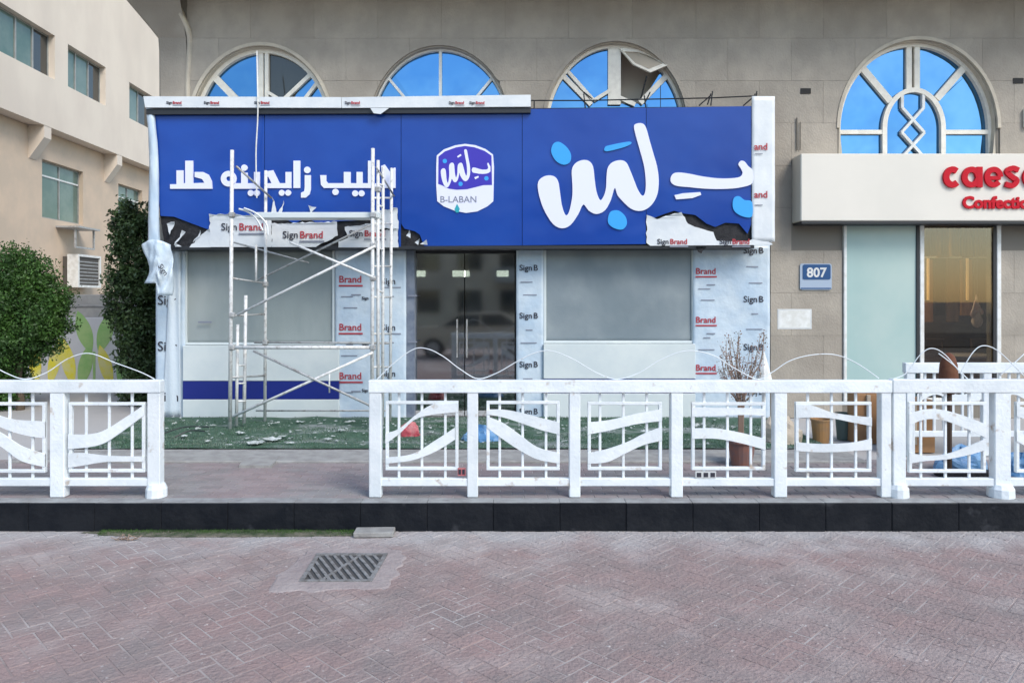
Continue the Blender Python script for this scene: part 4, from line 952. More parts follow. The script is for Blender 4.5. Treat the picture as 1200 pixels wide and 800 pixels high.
# pink and white ornament hanging just inside the clear pane
xv, yv = PX(1145, 10.8), 10.8
fv = empty('hanging_ornament', (xv, yv, PZ(384, yv)), 'pink and white cloth ornament hanging inside the clear shop pane', 'ornament')
MB().lathe(xv, yv, [(.01, PZ(384, yv)), (.055, PZ(382, yv)), (.075, PZ(376, yv)), (.05, PZ(369, yv)), (.02, PZ(366, yv))], 12).build('lower_bell', 'vase_white', fv, smooth=True)
b = MB()
for k, (dx, y0, y1, wd) in enumerate(((-.03, 370, 352, .035), (.0, 372, 345, .03), (.045, 371, 357, .035), (-.065, 373, 362, .03), (.075, 369, 362, .03))):
    b.lathe(xv + dx, yv + .01 * (k % 3), [(.008, PZ(y0, yv)), (wd, PZ((y0 * 2 + y1) / 3, yv)), (wd * .8, PZ((y0 + y1 * 2) / 3, yv)), (.008, PZ(y1, yv))], 8)
b.build('petals', 'pink', fv, smooth=True); MB().tube([(xv, yv, PZ(347, yv)), (xv, yv, 3.09)], .003, 4).build('thread', 'print_grey', fv)

# house number and notice
hp = empty('house_number_plate', (PX(955, YF), YF, PZ(339, YF)), 'blue and grey house number plate reading 807 on the stone wall', 'number plate')
def rrect(x0, x1, z0, z1, r, n_=4):
    out = []
    for cx_, cz_, a0 in ((x1 - r, z1 - r, 0), (x0 + r, z1 - r, 90), (x0 + r, z0 + r, 180), (x1 - r, z0 + r, 270)):
        for k in range(n_ + 1): a = R(a0 + 90 * k / n_); out.append((cx_ + r * math.cos(a), cz_ + r * math.sin(a)))
    return out
MB().prism(rrect(PX(937, YF), PX(974, YF), PZ(339.5, YF), PZ(309, YF), .03), YF - .02, YF - .002).build('plate', 'plate_grey', hp)
MB().prism(rrect(PX(940, YF), PX(972.5, YF), PZ(327.5, YF), PZ(310, YF), .025), YF - .026, YF - .019).build('blue_field', 'plate_blue', hp)
MB().prism(rrect(PX(938, YF), PX(973.2, YF), PZ(338.6, YF), PZ(337.2, YF), .005), YF - .0225, YF - .0195).build('edge_line', 'plate_blue', hp)
piece('lettering', text_mesh('807', .185, 'paper', .001, .005), (PX(944.5, YF), YF - .0275, PZ(324.5, YF)), hp)
nt_ = empty('paper_notice', (PX(931, YF), YF, PZ(386, YF)), 'blank white paper notice stuck on the stone wall below the number plate', 'notice')
MB().box(PX(911, YF), PX(951, YF), YF - .006, YF - .002, PZ(385.5, YF), PZ(362, YF)).build('sheet', 'paper', nt_)
MB().box(PX(913, YF), PX(949, YF), YF - .0075, YF - .0061, PZ(383.8, YF), PZ(363.8, YF)).build('inner_sheet', 'frame_white', nt_)

# ================================================================== WHITE IRON FENCE
YN = 6.30                                       # fence face
def fz(y): return PZ(y, YN)
def fx(x): return PX(x, YN)
ZB = PZ0 + .002
def fence(name_label, posts, panels, top=(445.5, 460), bot=(560.5, 569.5), x0=None, x1=None, arcs=(), Yd=0.0, wide=()):
    rt = empty('iron_fence', (fx((posts[0][0] + posts[-1][1]) / 2), YN + Yd + .04, PZ0), name_label, 'fence')
    for i, (a, c_) in enumerate(posts):
        p_ = MB().box(fx(a), fx(c_), YN + Yd - .012, YN + Yd + .075, ZB, fz(top[0]) - .001 + (.0 if (a, c_) not in wide else .004), b=.006).build('post', 'fence', rt)
        if (a, c_) in wide:
            MB().lathe(fx((a + c_) / 2 + 1), YN + Yd + .03, [((c_ - a) * YN / F * .62 + .02, ZB), ((c_ - a) * YN / F * .6 + .02, ZB + .07), ((c_ - a) * YN / F * .45 + .02, ZB + .11), (.02, ZB + .115)], 12).build('foot', 'fence', rt, smooth=False)
    xa, xb = x0 if x0 is not None else posts[0][0], x1 if x1 is not None else posts[-1][1]
    MB().box(fx(xa - .7), fx(xb + .7), YN + Yd - .02, YN + Yd + .07, fz(top[1]), fz(top[0]), b=.006).build('top_rail', 'fence', rt)
    MB().box(fx(xa + 2), fx(xb - 2), YN + Yd - .002, YN + Yd + .055, fz(bot[1]), fz(bot[0]), b=.005).build('bottom_rail', 'fence', rt)
    for (a, c_, ft, fb, bx_, bands) in panels:
        ya, yb_ = YN + Yd + .008, YN + Yd + .045
        th_ = 3.6
        for k, (p0, p1, q0, q1) in enumerate(((a, c_, ft, ft + th_), (a, c_, fb - th_, fb), (a, a + th_, ft + th_, fb - th_), (c_ - th_, c_, ft + th_, fb - th_))):
            MB().box(fx(p0), fx(p1), ya, yb_, fz(q1), fz(q0), b=.003).build('panel_frame', 'fence', rt)
        for x_ in bx_: MB().box(fx(x_ - 1.5), fx(x_ + 1.5), ya + .012, ya + .03, fz(bot[0]), fz(top[1]), b=.003).build('bar', 'fence', rt)
        for bd_ in bands:
            tp = smoothpts([(x_, t_) for x_, t_, _ in bd_], 8); bt = smoothpts([(x_, b_) for x_, _, b_ in bd_], 8)
            MB().band([(fx(x_), fz(y_)) for x_, y_ in tp], [(fx(x_), fz(y_)) for x_, y_ in bt], ya - .006, ya + .010).build('wave_band', 'fence', rt)
    for pts_ in arcs:
        pp = smoothpts([P(x_, y_, YN + Yd + .03) for x_, y_ in pts_], 7); MB().tube(pp, .0042, 7).build('wavy_rod', 'fence', rt, smooth=True)
    return rt
pA = (451.5, 537, 470, 551, (467, 494, 521.5), [[(451.5, 508, 520), (468, 502, 508), (486, 487, 491.5), (505, 474.5, 486), (520, 473, 484), (537, 472, 482.5)], [(452, 536, 543), (483, 532, 539), (510, 516, 529), (533, 501, 515)]])
pB = (570, 656, 470, 551, (585.5, 612.5, 640), [[(570, 480, 485), (590, 480, 489), (612, 484, 496), (635, 490, 504), (656, 495, 509)], [(571, 488, 501), (590, 496, 515), (610, 510, 528), (630, 524, 538), (656, 531, 543)]])
pC = (689, 776, 471, 551, (703.5, 731, 758.5), [[(689, 495, 509), (715, 492, 504), (745, 485, 497), (776, 479, 493)], [(689, 531, 543), (712, 526, 541), (735, 518, 530), (755, 508, 521), (776, 500, 516)]])
pD = (811, 897.5, 471.5, 551, (826, 853.5, 881), [[(811, 477, 488), (840, 478, 487), (870, 478, 486), (897, 479, 487)], [(811, 502, 514), (840, 502, 514), (868, 507, 519), (897, 514, 527)]])
pE = (933, 1022, 471, 553, (948, 976, 1004.5), [[(933, 474, 490), (952, 475, 489), (975, 483, 490), (1000, 487, 495), (1022, 489, 499)], [(933, 518, 528), (955, 520, 529.5), (980, 520, 529.5), (1003, 518, 528), (1022, 514, 527)]])
pF = (1066, 1156.5, 471, 554, (1081, 1110, 1138), [[(1066, 485, 498), (1084, 480, 491.5), (1104, 480, 492), (1130, 487, 501), (1156, 497, 513)], [(1066, 530, 543), (1085, 534, 540), (1110, 532, 538), (1135, 523, 533), (1156, 514, 527)]])
pL = (79.5, 169, 471.5, 553.5, (99, 126, 153), [[(79.5, 509, 526), (102, 509, 524), (122, 504, 519), (145, 490, 504), (169, 474, 486)], [(79.5, 531, 548), (98, 531, 545), (125, 534, 541), (169, 535, 540.5)]])
pM = (-37, 52, 471.5, 554, (-20, 9, 36), [[(-37, 474, 486), (-15, 482, 494), (12, 491, 505), (35, 493, 511), (52, 494, 513)], [(-37, 490, 500), (-15, 499, 512), (5, 510, 526), (25, 523, 540), (52, 532, 547)]])
pK = (-155, -67, 471.5, 554, (-139, -111, -83), [[(-155, 509, 526), (-120, 504, 519), (-67, 474, 486)], [(-155, 531, 548), (-110, 534, 541), (-67, 535, 540)]])
pR = (1192, 1281, 471, 554, (1207, 1236, 1264), [[(1192, 475, 488), (1220, 483, 497), (1250, 497, 511), (1281, 503, 518)], [(1192, 505, 517), (1230, 522, 535), (1281, 533, 545)]])
fence('left section of white iron fence with wavy bands, ending at a thick post', [(-170, -158), (-58, -45), (59, 76), (173, 188)], [pK, pM, pL], arcs=[[(-60, 425), (-30, 417), (5, 436), (30, 444), (55, 436), (80, 420), (105, 414), (135, 425), (165, 436), (181, 444)]], wide=[(173, 188)])
fence('long middle section of white iron fence with wavy bands standing on the kerb', [(432.5, 447), (547.5, 560), (667, 680), (786, 800), (907, 922), (1032, 1044)], [pA, pB, pC, pD, pE], arcs=[[(441, 445), (462, 425), (485, 409), (502, 409), (520, 418), (540, 433), (560, 443.5), (582, 437), (605, 424), (625, 414), (645, 411), (670, 420), (698, 436), (722, 444), (748, 437), (775, 421), (805, 411), (835, 416), (862, 432), (888, 444), (905, 436), (925, 423), (950, 416), (978, 415.5), (1003, 425), (1030, 443)]])
fence('right section of white iron fence beginning at the thick double post', [(1046, 1061), (1165, 1184), (1286, 1300)], [pF, pR], top=(444.5, 460), arcs=[[(1046, 444), (1062, 437), (1078, 416), (1092, 408), (1108, 416), (1128, 440)], [(1100, 414), (1118, 428), (1134, 444)], [(1126, 436), (1140, 413), (1152, 405), (1168, 410), (1188, 428), (1200, 440)], [(1172, 440), (1190, 424), (1206, 411), (1225, 408)]], wide=[(1046, 1061), (1165, 1184)])
# stickers on the bottom rail
for (x, y, w_, h_, lb, parts) in ((541, 552.5, 9, 9, 'small square red and black sticker by the second post of the middle fence', 2), (827, 556, 24, 8, 'small dark lettered sticker strip on the bottom rail of the middle fence', 3)):
    st = empty('sticker', (fx(x), YN - .01, fz(y + h_ / 2)), lb, 'sticker')
    MB().box(fx(x - w_ / 2), fx(x + w_ / 2), YN - .0045, YN - .0025 + .01, fz(y + h_ / 2), fz(y - h_ / 2)).build('backing', 'red_cloth' if parts == 2 else 'paper', st)
    for k in range(parts): 
        xx = x - w_ / 2 + (k + .5) * w_ / parts
        MB().box(fx(xx - w_ / parts * .33), fx(xx + w_ / parts * .33), YN - .007, YN - .004, fz(y + h_ * .32), fz(y - h_ * .32)).build('mark', 'print_black', st)
# inner cafe fence, farther back
def cafe_fence():
    Y = 7.95; rt = empty('cafe_railing', (PX(1130, Y), Y, PZ0), 'second lower white railing standing behind the fence in front of the right shop', 'railing')
    g = lambda x, y: (PX(x, Y), PZ(y, Y))
    MB().box(PX(1060, Y), 7.2, Y - .02, Y + .05, PZ(437, Y), PZ(425, Y), b=.006).build('top_rail', 'fence', rt)
    MB().box(PX(1064, Y), 7.2, Y - .0, Y + .04, PZ(512, Y), PZ(505, Y), b=.006).build('bottom_rail', 'fence', rt)
    for x in (1067, 1157, 1245, 1330): MB().box(PX(x - 5, Y), PX(x + 5, Y), Y - .01, Y + .06, PZ0 + .002, PZ(426, Y), b=.006).build('post', 'fence', rt)
    x = 1085
    while x < 1325:
        if all(abs(x - p_) > 9 for p_ in (1067, 1157, 1245, 1330)): MB().box(PX(x - 1.5, Y), PX(x + 1.5, Y), Y + .01, Y + .03, PZ(505, Y), PZ(437, Y), b=.003).build('bar', 'fence', rt)
        x += 11
    for x in (1072, 1162, 1250):
        tp = smoothpts([(x + 3, 462), (x + 25, 452), (x + 50, 462), (x + 78, 458)], 6)
        MB().band([g(a, b_) for a, b_ in tp], [g(a, b_ + 10) for a, b_ in tp], Y - .004, Y + .009).build('wave_band', 'fence', rt)
cafe_fence()

# ================================================================== THINGS BEHIND THE FENCE
def gy(Y): return HY + F * (CH - PZ0) / Y
def box_thing(nm, lab, cat, x0, x1, ytop, Y, dep, m, rot=.15):
    r_ = empty(nm, (PX((x0 + x1) / 2, Y), Y, PZ0), lab, cat); a, c_ = PX(x0, Y), PX(x1, Y); zt = PZ(ytop, Y)
    MB().box(a, c_, Y, Y + dep, PZ0 + .004, zt, b=.006, rot=rot).build('carton', m, r_)
    MB().box(a + .01, (a + c_) / 2 - .002, Y + .005, Y + dep - .005, zt + .001, zt + .007, rot=0).build('flap', m, r_); MB().box((a + c_) / 2 + .002, c_ - .01, Y + .005, Y + dep - .005, zt + .002, zt + .009).build('flap', m, r_)
    MB().box((a + c_) / 2 - .02, (a + c_) / 2 + .02, Y - .03, Y - .0, PZ0 + .1, zt - .005).build('tape', 'beige_cloth', r_) if rot == 0 else None
    return r_
box_thing('cardboard_box', 'tall brown cardboard box standing behind the thick double fence post', 'box', 1046, 1096, 470, 8.1, .3, 'cardboard', 0)
box_thing('cardboard_box', 'narrow brown cardboard box left of the thick double fence post', 'box', 1004, 1030, 462, 8.6, .25, 'cardboard', 0)
def bucket(x, Y, r, h, m, lab, cat, nm):
    X = PX(x, Y); rt = empty(nm, (X, Y, PZ0), lab, cat)
    MB().lathe(X, Y, [(r * .78, PZ0 + .003), (r, PZ0 + h), (r * 1.06, PZ0 + h), (r * 1.06, PZ0 + h + .02), (r * .94, PZ0 + h + .02), (r * .9, PZ0 + h - .03)], 18).build('body', m, rt, smooth=False)
    return rt
bucket(962, 8.7, .11, .26, 'orange', 'ochre round bucket on the turf behind the fifth fence panel', 'bucket', 'bucket')
g_ = bucket(988, 8.9, .09, .30, mat('green_plastic', (.09, .13, .115), .6), 'dark green plastic tub between the ochre bucket and the narrow cardboard box', 'tub', 'tub')
# beige sack heaps
def heap(cx, cy, rx, ry, h, m, lab, cat, nm, seed=0, n_=20, z0=PZ0 + .003, grp=None):
    def fn(u, v):
        a = u * 2 * math.pi; r_ = math.sin(v * math.pi / 2); z = math.cos(v * math.pi / 2)
        k = 1 + .28 * noise.noise(Vector((math.cos(a) * 1.8 + seed, math.sin(a) * 1.8, z * 2))) + .10 * noise.noise(Vector((math.cos(a) * 6 + seed, math.sin(a) * 6, z * 6)))
        return (cx + rx * r_ * k * math.cos(a), cy + ry * r_ * k * math.sin(a), z0 + h * z * k)
    return MB().sheet(fn, n_, 9).build(nm, m, smooth=False, label=lab, cat=cat, group=grp)
heap(PX(915, 8.6), 8.6, .24, .2, .30, 'beige_cloth', 'beige cloth sack lying on the turf behind the fence post beside the plant', 'sack', 'sack', 3)
heap(PX(480, 9.0), 9.0, .14, .12, .17, 'red_cloth', 'crumpled red cloth on the turf behind the first panel of the middle fence', 'cloth', 'cloth', 5)
heap(PX(563, 8.7), 8.7, .22, .14, .18, 'blue_cloth', 'crumpled blue plastic bag on the turf before the glass door', 'bag', 'bag', 8)
heap(PX(1125, 7.3), 7.3, .26, .16, .22, 'blue_cloth', 'blue plastic bundle on the pavement left of the right fence post', 'bundle', 'plastic_bundle', 11)
heap(PX(1200, 7.15), 7.15, .24, .18, .20, 'blue_cloth', 'blue and pale plastic bundle on the pavement right of the right fence post', 'bundle', 'plastic_bundle', 15)
MB().box(PX(1098, 7.05), PX(1160, 7.05), 6.95, 7.12, PZ0 + .003, PZ0 + .06, b=.01).build('tray', 'black', label='flat black tray lying before the blue bundle behind the fence', cat='tray')
bs = empty('brown_bundle', (PX(1113, 7.0), 7.0, PZ0), 'rust brown wrapped post rising behind the right fence above its top rail', 'bundle')
xb = PX(1113, 7.0)
MB().tube([(xb, 7.02, PZ0 + .002), (xb, 7.02, 1.1)], .03, 8).build('pole', 'wood_dark', bs)
MB().lathe(xb, 7.02, [(.05, 1.02), (.085, 1.10), (.082, 1.2), (.075, 1.30), (.055, 1.37), (.03, 1.40), (.01, 1.41)], 12).build('wrap', 'brown', bs, smooth=True)
# potted dried shrub
Yq = 7.5; Xq = PX(869, Yq)
ps = empty('potted_shrub', (Xq, Yq, PZ0), 'dried pinkish shrub in a terracotta pot before the right film pier', 'plant')
MB().lathe(Xq, Yq, [(.10, PZ0 + .004), (.135, PZ0 + .24), (.15, PZ0 + .24), (.15, PZ0 + .275), (.13, PZ0 + .275), (.12, PZ0 + .25)], 18).build('pot', 'terracotta', ps)
tg = MB(); lf = MB()
def leafq(b_, p, s_, asp=.5):
    n1 = Vector((random.gauss(0, 1), random.gauss(0, 1), random.gauss(0, 1))).normalized(); a_ = n1.orthogonal().normalized(); a_.rotate(__import__('mathutils').Quaternion(n1, random.uniform(0, 6.28))); c_ = n1.cross(a_)
    b_.add([p - a_ * s_, p + c_ * s_ * asp, p + a_ * s_, p - c_ * s_ * asp], [(0, 1, 2, 3)])
for k in range(34):
    a = random.uniform(0, 6.28); sp_ = random.uniform(.05, .26)
    p0 = Vector((Xq + random.uniform(-.03, .03), Yq, PZ0 + .25)); p3 = Vector((Xq + sp_ * math.cos(a), Yq + sp_ * math.sin(a) * .7, random.uniform(1.15, 1.60)))
    p1 = p0.lerp(p3, .35) + Vector((0, 0, .12)) - Vector((math.cos(a), math.sin(a), 0)) * sp_ * .2; p2 = p0.lerp(p3, .7) + Vector((random.uniform(-.04, .04), random.uniform(-.04, .04), .03))
    pts_ = smoothpts([tuple(p0), tuple(p1), tuple(p2), tuple(p3)], 4); tg.tube(pts_, .007, 4, .0025, caps=False)
    for q_ in pts_[5:]:
        for _ in range(5): leafq(lf, Vector(q_) + Vector((random.gauss(0, .02), random.gauss(0, .02), random.gauss(0, .02))), random.uniform(.007, .016))
tg.build('stems', 'twig', ps); lf.build('leaves', 'leaf_dry', ps, kind='stuff')
# white cone of folded film next to it
MB().lathe(PX(895, 7.9), 7.9, [(.11, .95), (.10, 1.02), (.055, 1.2), (.01, 1.35)], 10).tube([(PX(895, 7.9), 7.9, PZ0 + .003), (PX(895, 7.9), 7.9, .96)], .02, 6).build('folded_parasol', 'frame_white', label='small white folded parasol standing right of the dried shrub', cat='parasol')
# scraps of film on the turf
SP = [(205, 497), (232, 503), (250, 499), (300, 520), (331, 512), (352, 495), (375, 497), (384, 515), (390, 512), (318, 516), (243, 518), (410, 495), (350, 505), (425, 522), (505, 507), (530, 500), (632, 508), (660, 503), (700, 512), (760, 507), (820, 500), (216, 512), (282, 508), (368, 508), (340, 520), (400, 505), (296, 512), (268, 522), (322, 497)]
for k, (x, y) in enumerate(SP):
    Y = F * (CH - PZ0 - .05) / (y - HY); X = PX(x, Y); s_ = random.choice((.02, .03, .04, .06, .08)) * random.uniform(.7, 1.3); an = random.uniform(0, 6.28); sd = random.uniform(0, 50); asp = random.uniform(.25, .8)
    def fn(u, v):
        a_, b_ = (u - .5) * 2 * s_, (v - .5) * 2 * s_ * asp
        sk = .25 * noise.noise(Vector((u * 2 + sd, v * 2, 1)))
        return (X + a_ * math.cos(an) - b_ * math.sin(an) + sk * s_, Y + a_ * math.sin(an) * .7 + b_ * math.cos(an), PZ0 + .05 + .5 * s_ * abs(noise.noise(Vector((u * 4 + sd, v * 4, sd)))) + .01)
    o = MB().sheet(fn, 6, 5).build('film_scrap', 'scrap', label='%s scrap of white film on the turf %s' % ('tiny' if s_ < .03 else 'small' if s_ < .045 else 'medium' if s_ < .07 else 'large', 'beside the left fence post' if x < 225 else 'left of the scaffold' if x < 272 else 'at the left feet of the scaffold' if x < 325 else 'under the scaffold' if x < 395 else 'at the right feet of the scaffold' if x < 470 else 'before the glass door' if x < 620 else 'before the right grey window' if x < 790 else 'before the right film pier'), cat='film scrap', group='film scraps on the turf'); thick(o, .002)
b = MB()
for k in range(900):
    x = random.uniform(TX0 + .1, TX1 - .3); y = random.uniform(TY0 + .1, TY1 - .05)
    if noise.noise(Vector((x * .9, y * 2.2, 4))) > random.uniform(-.15, .35): continue
    q = random.uniform(.006, .028); a = random.uniform(0, 6.28); z = PZ0 + .052
    b.add([(x + q * math.cos(a + t) * random.uniform(.5, 1.2), y + q * math.sin(a + t) * random.uniform(.5, 1.2), z + random.uniform(0, .014)) for t in (0, 1.6, 3.1, 4.6)], [(0, 1, 2, 3)])
b.build('fine_debris', 'scrap', kind='stuff')
for k, (x0, y0, x1, y1) in enumerate(((190, 508, 245, 500), (205, 512, 240, 505))):
    Y = F * (CH - PZ0 - .05) / (y0 - HY); pts_ = smoothpts([P(x0, y0, Y), P((x0 + x1) / 2, (y0 + y1) / 2 - 4, Y + .1), P(x1, y1, Y + .1)], 6)
    MB().tube(pts_, .008, 6).build('black_strap', 'steel_dark', label='thin black strap %s on the turf by the left fence post' % ('arched' if k == 0 else 'lying flatter'), cat='strap')
# pale dust marks and little stones on the road
b = MB()
for k in range(260):
    x = random.uniform(-4.5, 4.5); y = random.choice([random.uniform(YK - .32, YK - .01), random.uniform(2.8, YK)]); r_ = random.uniform(.002, .007)
    b.lathe(x, y, [(r_, .001), (r_ * 1.1, r_ * .5), (r_ * .5, r_ * 1.0)], 5)
b.build('road_grit', 'collar', kind='stuff')
for k, (x, y, s_) in enumerate(((140, 633, .06), (155, 633, .05))):
    X, Y = RZ(x, y); bb = MB()
    for t in range(9): bb.tube([(X + random.uniform(-.05, .05), Y + random.uniform(-.02, .02), .006), (X + random.uniform(-.12, .12), Y + random.uniform(-.05, .03), random.uniform(.01, .05))], .003, 4)
    bb.build('dry_twigs', 'twig', label='small tangle of dry twigs at the %s end of the kerbside grass' % ('far left' if k == 0 else 'left'), cat='twigs')

# ================================================================== LEFT: TREES, MURAL WALL, CREAM BUILDING
def tree(nm, lab, cat, cx, cy, z0, crown, m, nleaf, size, trunk_r, trunk_top, limbs=7):
    rt = empty(nm, (cx, cy, z0), lab, cat); t = MB()
    t.tube(smoothpts([(cx, cy, z0), (cx + .03, cy, z0 + (trunk_top - z0) * .5), (cx - .02, cy + .02, trunk_top)], 4), trunk_r, 8, trunk_r * .6)
    for k in range(limbs):
        c_ = random.choice(crown); a = random.uniform(0, 6.28)
        e = Vector((c_[0] + c_[3] * .6 * math.cos(a), c_[1] + c_[4] * .6 * math.sin(a), c_[2] + random.uniform(-.3, .6) * c_[5]))
        s0 = Vector((cx, cy, trunk_top - .05)); mid = s0.lerp(e, .5) + Vector((0, 0, .1)); t.tube(smoothpts([tuple(s0), tuple(mid), tuple(e)], 4), trunk_r * .5, 5, .008)
    t.build('trunk', 'bark', rt)
    f_ = MB(); cl = []
    tot = sum(c[3] * c[5] for c in crown)
    for c in crown:
        ncl = int(nleaf / 22 * c[3] * c[5] / tot)
        for k in range(ncl):
            v = Vector((random.gauss(0, 1), random.gauss(0, 1), random.gauss(0, 1))).normalized() * random.random() ** (.32 if nm == 'tall_tree' else .22)
            v *= 1 + .30 * noise.noise(v * 2.3 + Vector((c[0], 0, c[2])))
            p = Vector((c[0] + v.x * c[3], c[1] + v.y * c[4], c[2] + v.z * c[5]))
            if noise.noise(p * 2.6) < (-.22 if nm == 'tall_tree' else -.42): continue
            for j in range(22): leafq(f_, p + Vector((random.gauss(0, .05), random.gauss(0, .05), random.gauss(0, .045))), size * random.uniform(.5, 1.5), .48)
    f_.build('crown', m, rt); return rt
Yt = 11.3; tx = PX(22, Yt)
tree('round_tree', 'clipped round green tree at the left behind the white fence', 'tree', tx, Yt, PZ0 - .2,
     [(tx - .12, Yt, PZ(368, Yt), .82, .8, .80), (tx - .1, Yt, PZ(328, Yt), .55, .6, .52), (tx + .02, Yt, PZ(375, Yt), .66, .6, .62), (tx - .45, Yt, PZ(395, Yt), .7, .7, .65), (tx - .5, Yt, PZ(450, Yt), .62, .5, .45)], 'leaf', 95000, .023, .07, .75)
Yt = 11.9; tx = PX(152, Yt)
tree('tall_tree', 'tall dark leafy tree between the mural wall and the shop corner', 'tree', tx, Yt, PZ0 - .2,
     [(tx, Yt, PZ(270, Yt), .28, .3, .5), (tx + .12, Yt, PZ(310, Yt), .42, .4, .7), (tx + .1, Yt, PZ(360, Yt), .46, .45, .7), (tx + .17, Yt, PZ(410, Yt), .36, .4, .55), (tx + .32, Yt, PZ(300, Yt), .25, .3, .8), (tx + .38, Yt, PZ(400, Yt), .22, .3, .9), (tx + .2, Yt, PZ(455, Yt), .3, .35, .4)], 'leaf_dark', 44000, .030, .06, 1.3)
# mural wall
YM = 14.5
mw = empty('mural_wall', (PX(60, YM), YM, PZ0), 'low pale wall painted with green and yellow petals behind the left trees', 'wall')
wl, wr = -14.0, PX(196, YM)
MB().box(wl, wr, YM, YM + .2, 0, PZ(372, YM), b=.01).build('wall_body', 'mural_wall', mw)
MB().box(wl, wr, YM + .22, YM + .5, 0, PZ(360, YM), b=.01).build('wall_step', 'tile_band', mw); MB().box(wl, wr, YM + .52, YM + .8, 0, PZ(345, YM), b=.01).build('wall_step', 'tile_band', mw)
MB().box(wl, wr - .01, YM + .20, YM + .54, PZ(360, YM) + .001, PZ(357.5, YM), b=.006).build('coping', 'concrete', mw)
PK = 0
def petal(x0, y0, x1, y1, wd, m):
    n_ = 10; L_ = []; R_ = []
    for k in range(n_ + 1):
        t = k / n_; x = x0 + (x1 - x0) * t; y = y0 + (y1 - y0) * t; w_ = wd * math.sin(math.pi * t) ** .8; l_ = math.hypot(x1 - x0, y1 - y0); nx, ny = -(y1 - y0) / l_ * w_, (x1 - x0) / l_ * w_
        L_.append((PX(x + nx, YM), PZ(y + ny, YM))); R_.append((PX(x - nx, YM), PZ(y - ny, YM)))
    q_ = L_ + R_[1:-1][::-1]
    global PK; PK += 1
    MB().prism(q_, YM - .003 - .0008 * PK, YM - .0002).build('painted_petal', m, mw)
petal(91, 364, 107, 414, 9, 'mural_green'); petal(131, 364, 116, 414, 9, 'mural_green')
petal(58, 452, 70, 396, 7, 'mural_yellow'); petal(86, 452, 74, 396, 8, 'mural_yellow'); petal(94, 454, 106, 402, 8, 'mural_green'); petal(131, 454, 117, 404, 7.5, 'mural_yellow')
petal(141, 454, 146, 404, 7, 'mural_green'); petal(155, 448, 159, 390, 7.5, 'mural_yellow'); petal(176, 448, 171, 392, 8, 'mural_yellow'); petal(20, 448, 34, 402, 7, 'mural_green'); petal(43, 452, 40, 402, 7, 'mural_yellow')
MB().box(PX(109, YM), PX(112, YM), YM - .004, YM - .0003, PZ(450, YM), PZ(412, YM)).build('painted_stem', 'mural_green', mw)

# cream building: local frame (s along the facade away from us, z up); plane passes X=-13.6 at Y=22.6
lbd = empty('cream_building', (-15, 24, 0), 'cream rendered apartment building receding at the left, ribbon windows and overhanging upper floor', 'building')
def W(s_, dpt, z): return (-13.6 - .045 * (s_ - 22.6) - dpt, s_, z)     # s_ = world Y, dpt = depth behind the upper facade plane
def wbox(b_, s0, s1, d0, d1, z0, z1):
    vs = [W(s, d_, z) for s in (s0, s1) for d_ in (d0, d1) for z in (z0, z1)]
    return b_.add(vs, [(0, 1, 3, 2), (4, 6, 7, 5), (0, 4, 5, 1), (2, 3, 7, 6), (0, 2, 6, 4), (1, 5, 7, 3)])
ZS = 6.95
UW = [(13.2, 15.9), (16.6, 18.5), (18.9, 22.05), (22.75, 25.05), (26.75, 28.9), (31, 33.4)]
ZW0, ZW1 = 8.42, 9.72
# upper wall pieces around the windows
b = MB(); prev = 8.0
b2 = []
def wpart(s0, s1, d0, d1, z0, z1, m='cream', nm='wall'): wbox(MB(), s0, s1, d0, d1, z0, z1).build(nm, m, lbd)
wpart(8, 42, 0, .25, ZW1, 13.2, nm='upper_wall'); wpart(8, 42, 0, .251, ZS, ZW0, nm='spandrel_wall')
for s0, s1 in UW: wpart(prev, s0, 0.001, .25, ZW0, ZW1, nm='wall_pier'); prev = s1
wpart(prev, 42, .001, .25, ZW0, ZW1, nm='wall_pier')
wpart(8, 42, .252, .9, ZS + .01, ZS + .2, 'cream', 'overhang_slab'); wpart(8, 42, 6, 6.3, 0, 13.1, 'cream', 'back_wall'); wpart(8, 42, .3, 6, 12.9, 13.1, 'cream', 'roof'); wpart(8, 8.2, .26, 6, 0, 12.9, 'cream', 'end_wall'); wpart(41.8, 42, .26, 6, 0, 12.9, 'cream', 'end_wall')
DS = .47
LW = [(14.2, 16.4, 4.35, 6.1), (17.4, 19.95, 4.35, 6.1), (22.2, 24.5, 4.4, 6.05), (26.9, 28.8, 4.45, 5.95), (32, 34, 4.4, 6.0)]
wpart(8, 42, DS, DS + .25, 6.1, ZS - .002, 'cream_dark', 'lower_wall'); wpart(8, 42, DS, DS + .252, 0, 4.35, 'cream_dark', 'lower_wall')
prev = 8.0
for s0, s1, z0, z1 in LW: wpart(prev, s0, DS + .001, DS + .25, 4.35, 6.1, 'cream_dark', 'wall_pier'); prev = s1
wpart(prev, 42, DS + .001, DS + .25, 4.35, 6.1, 'cream_dark', 'wall_pier')
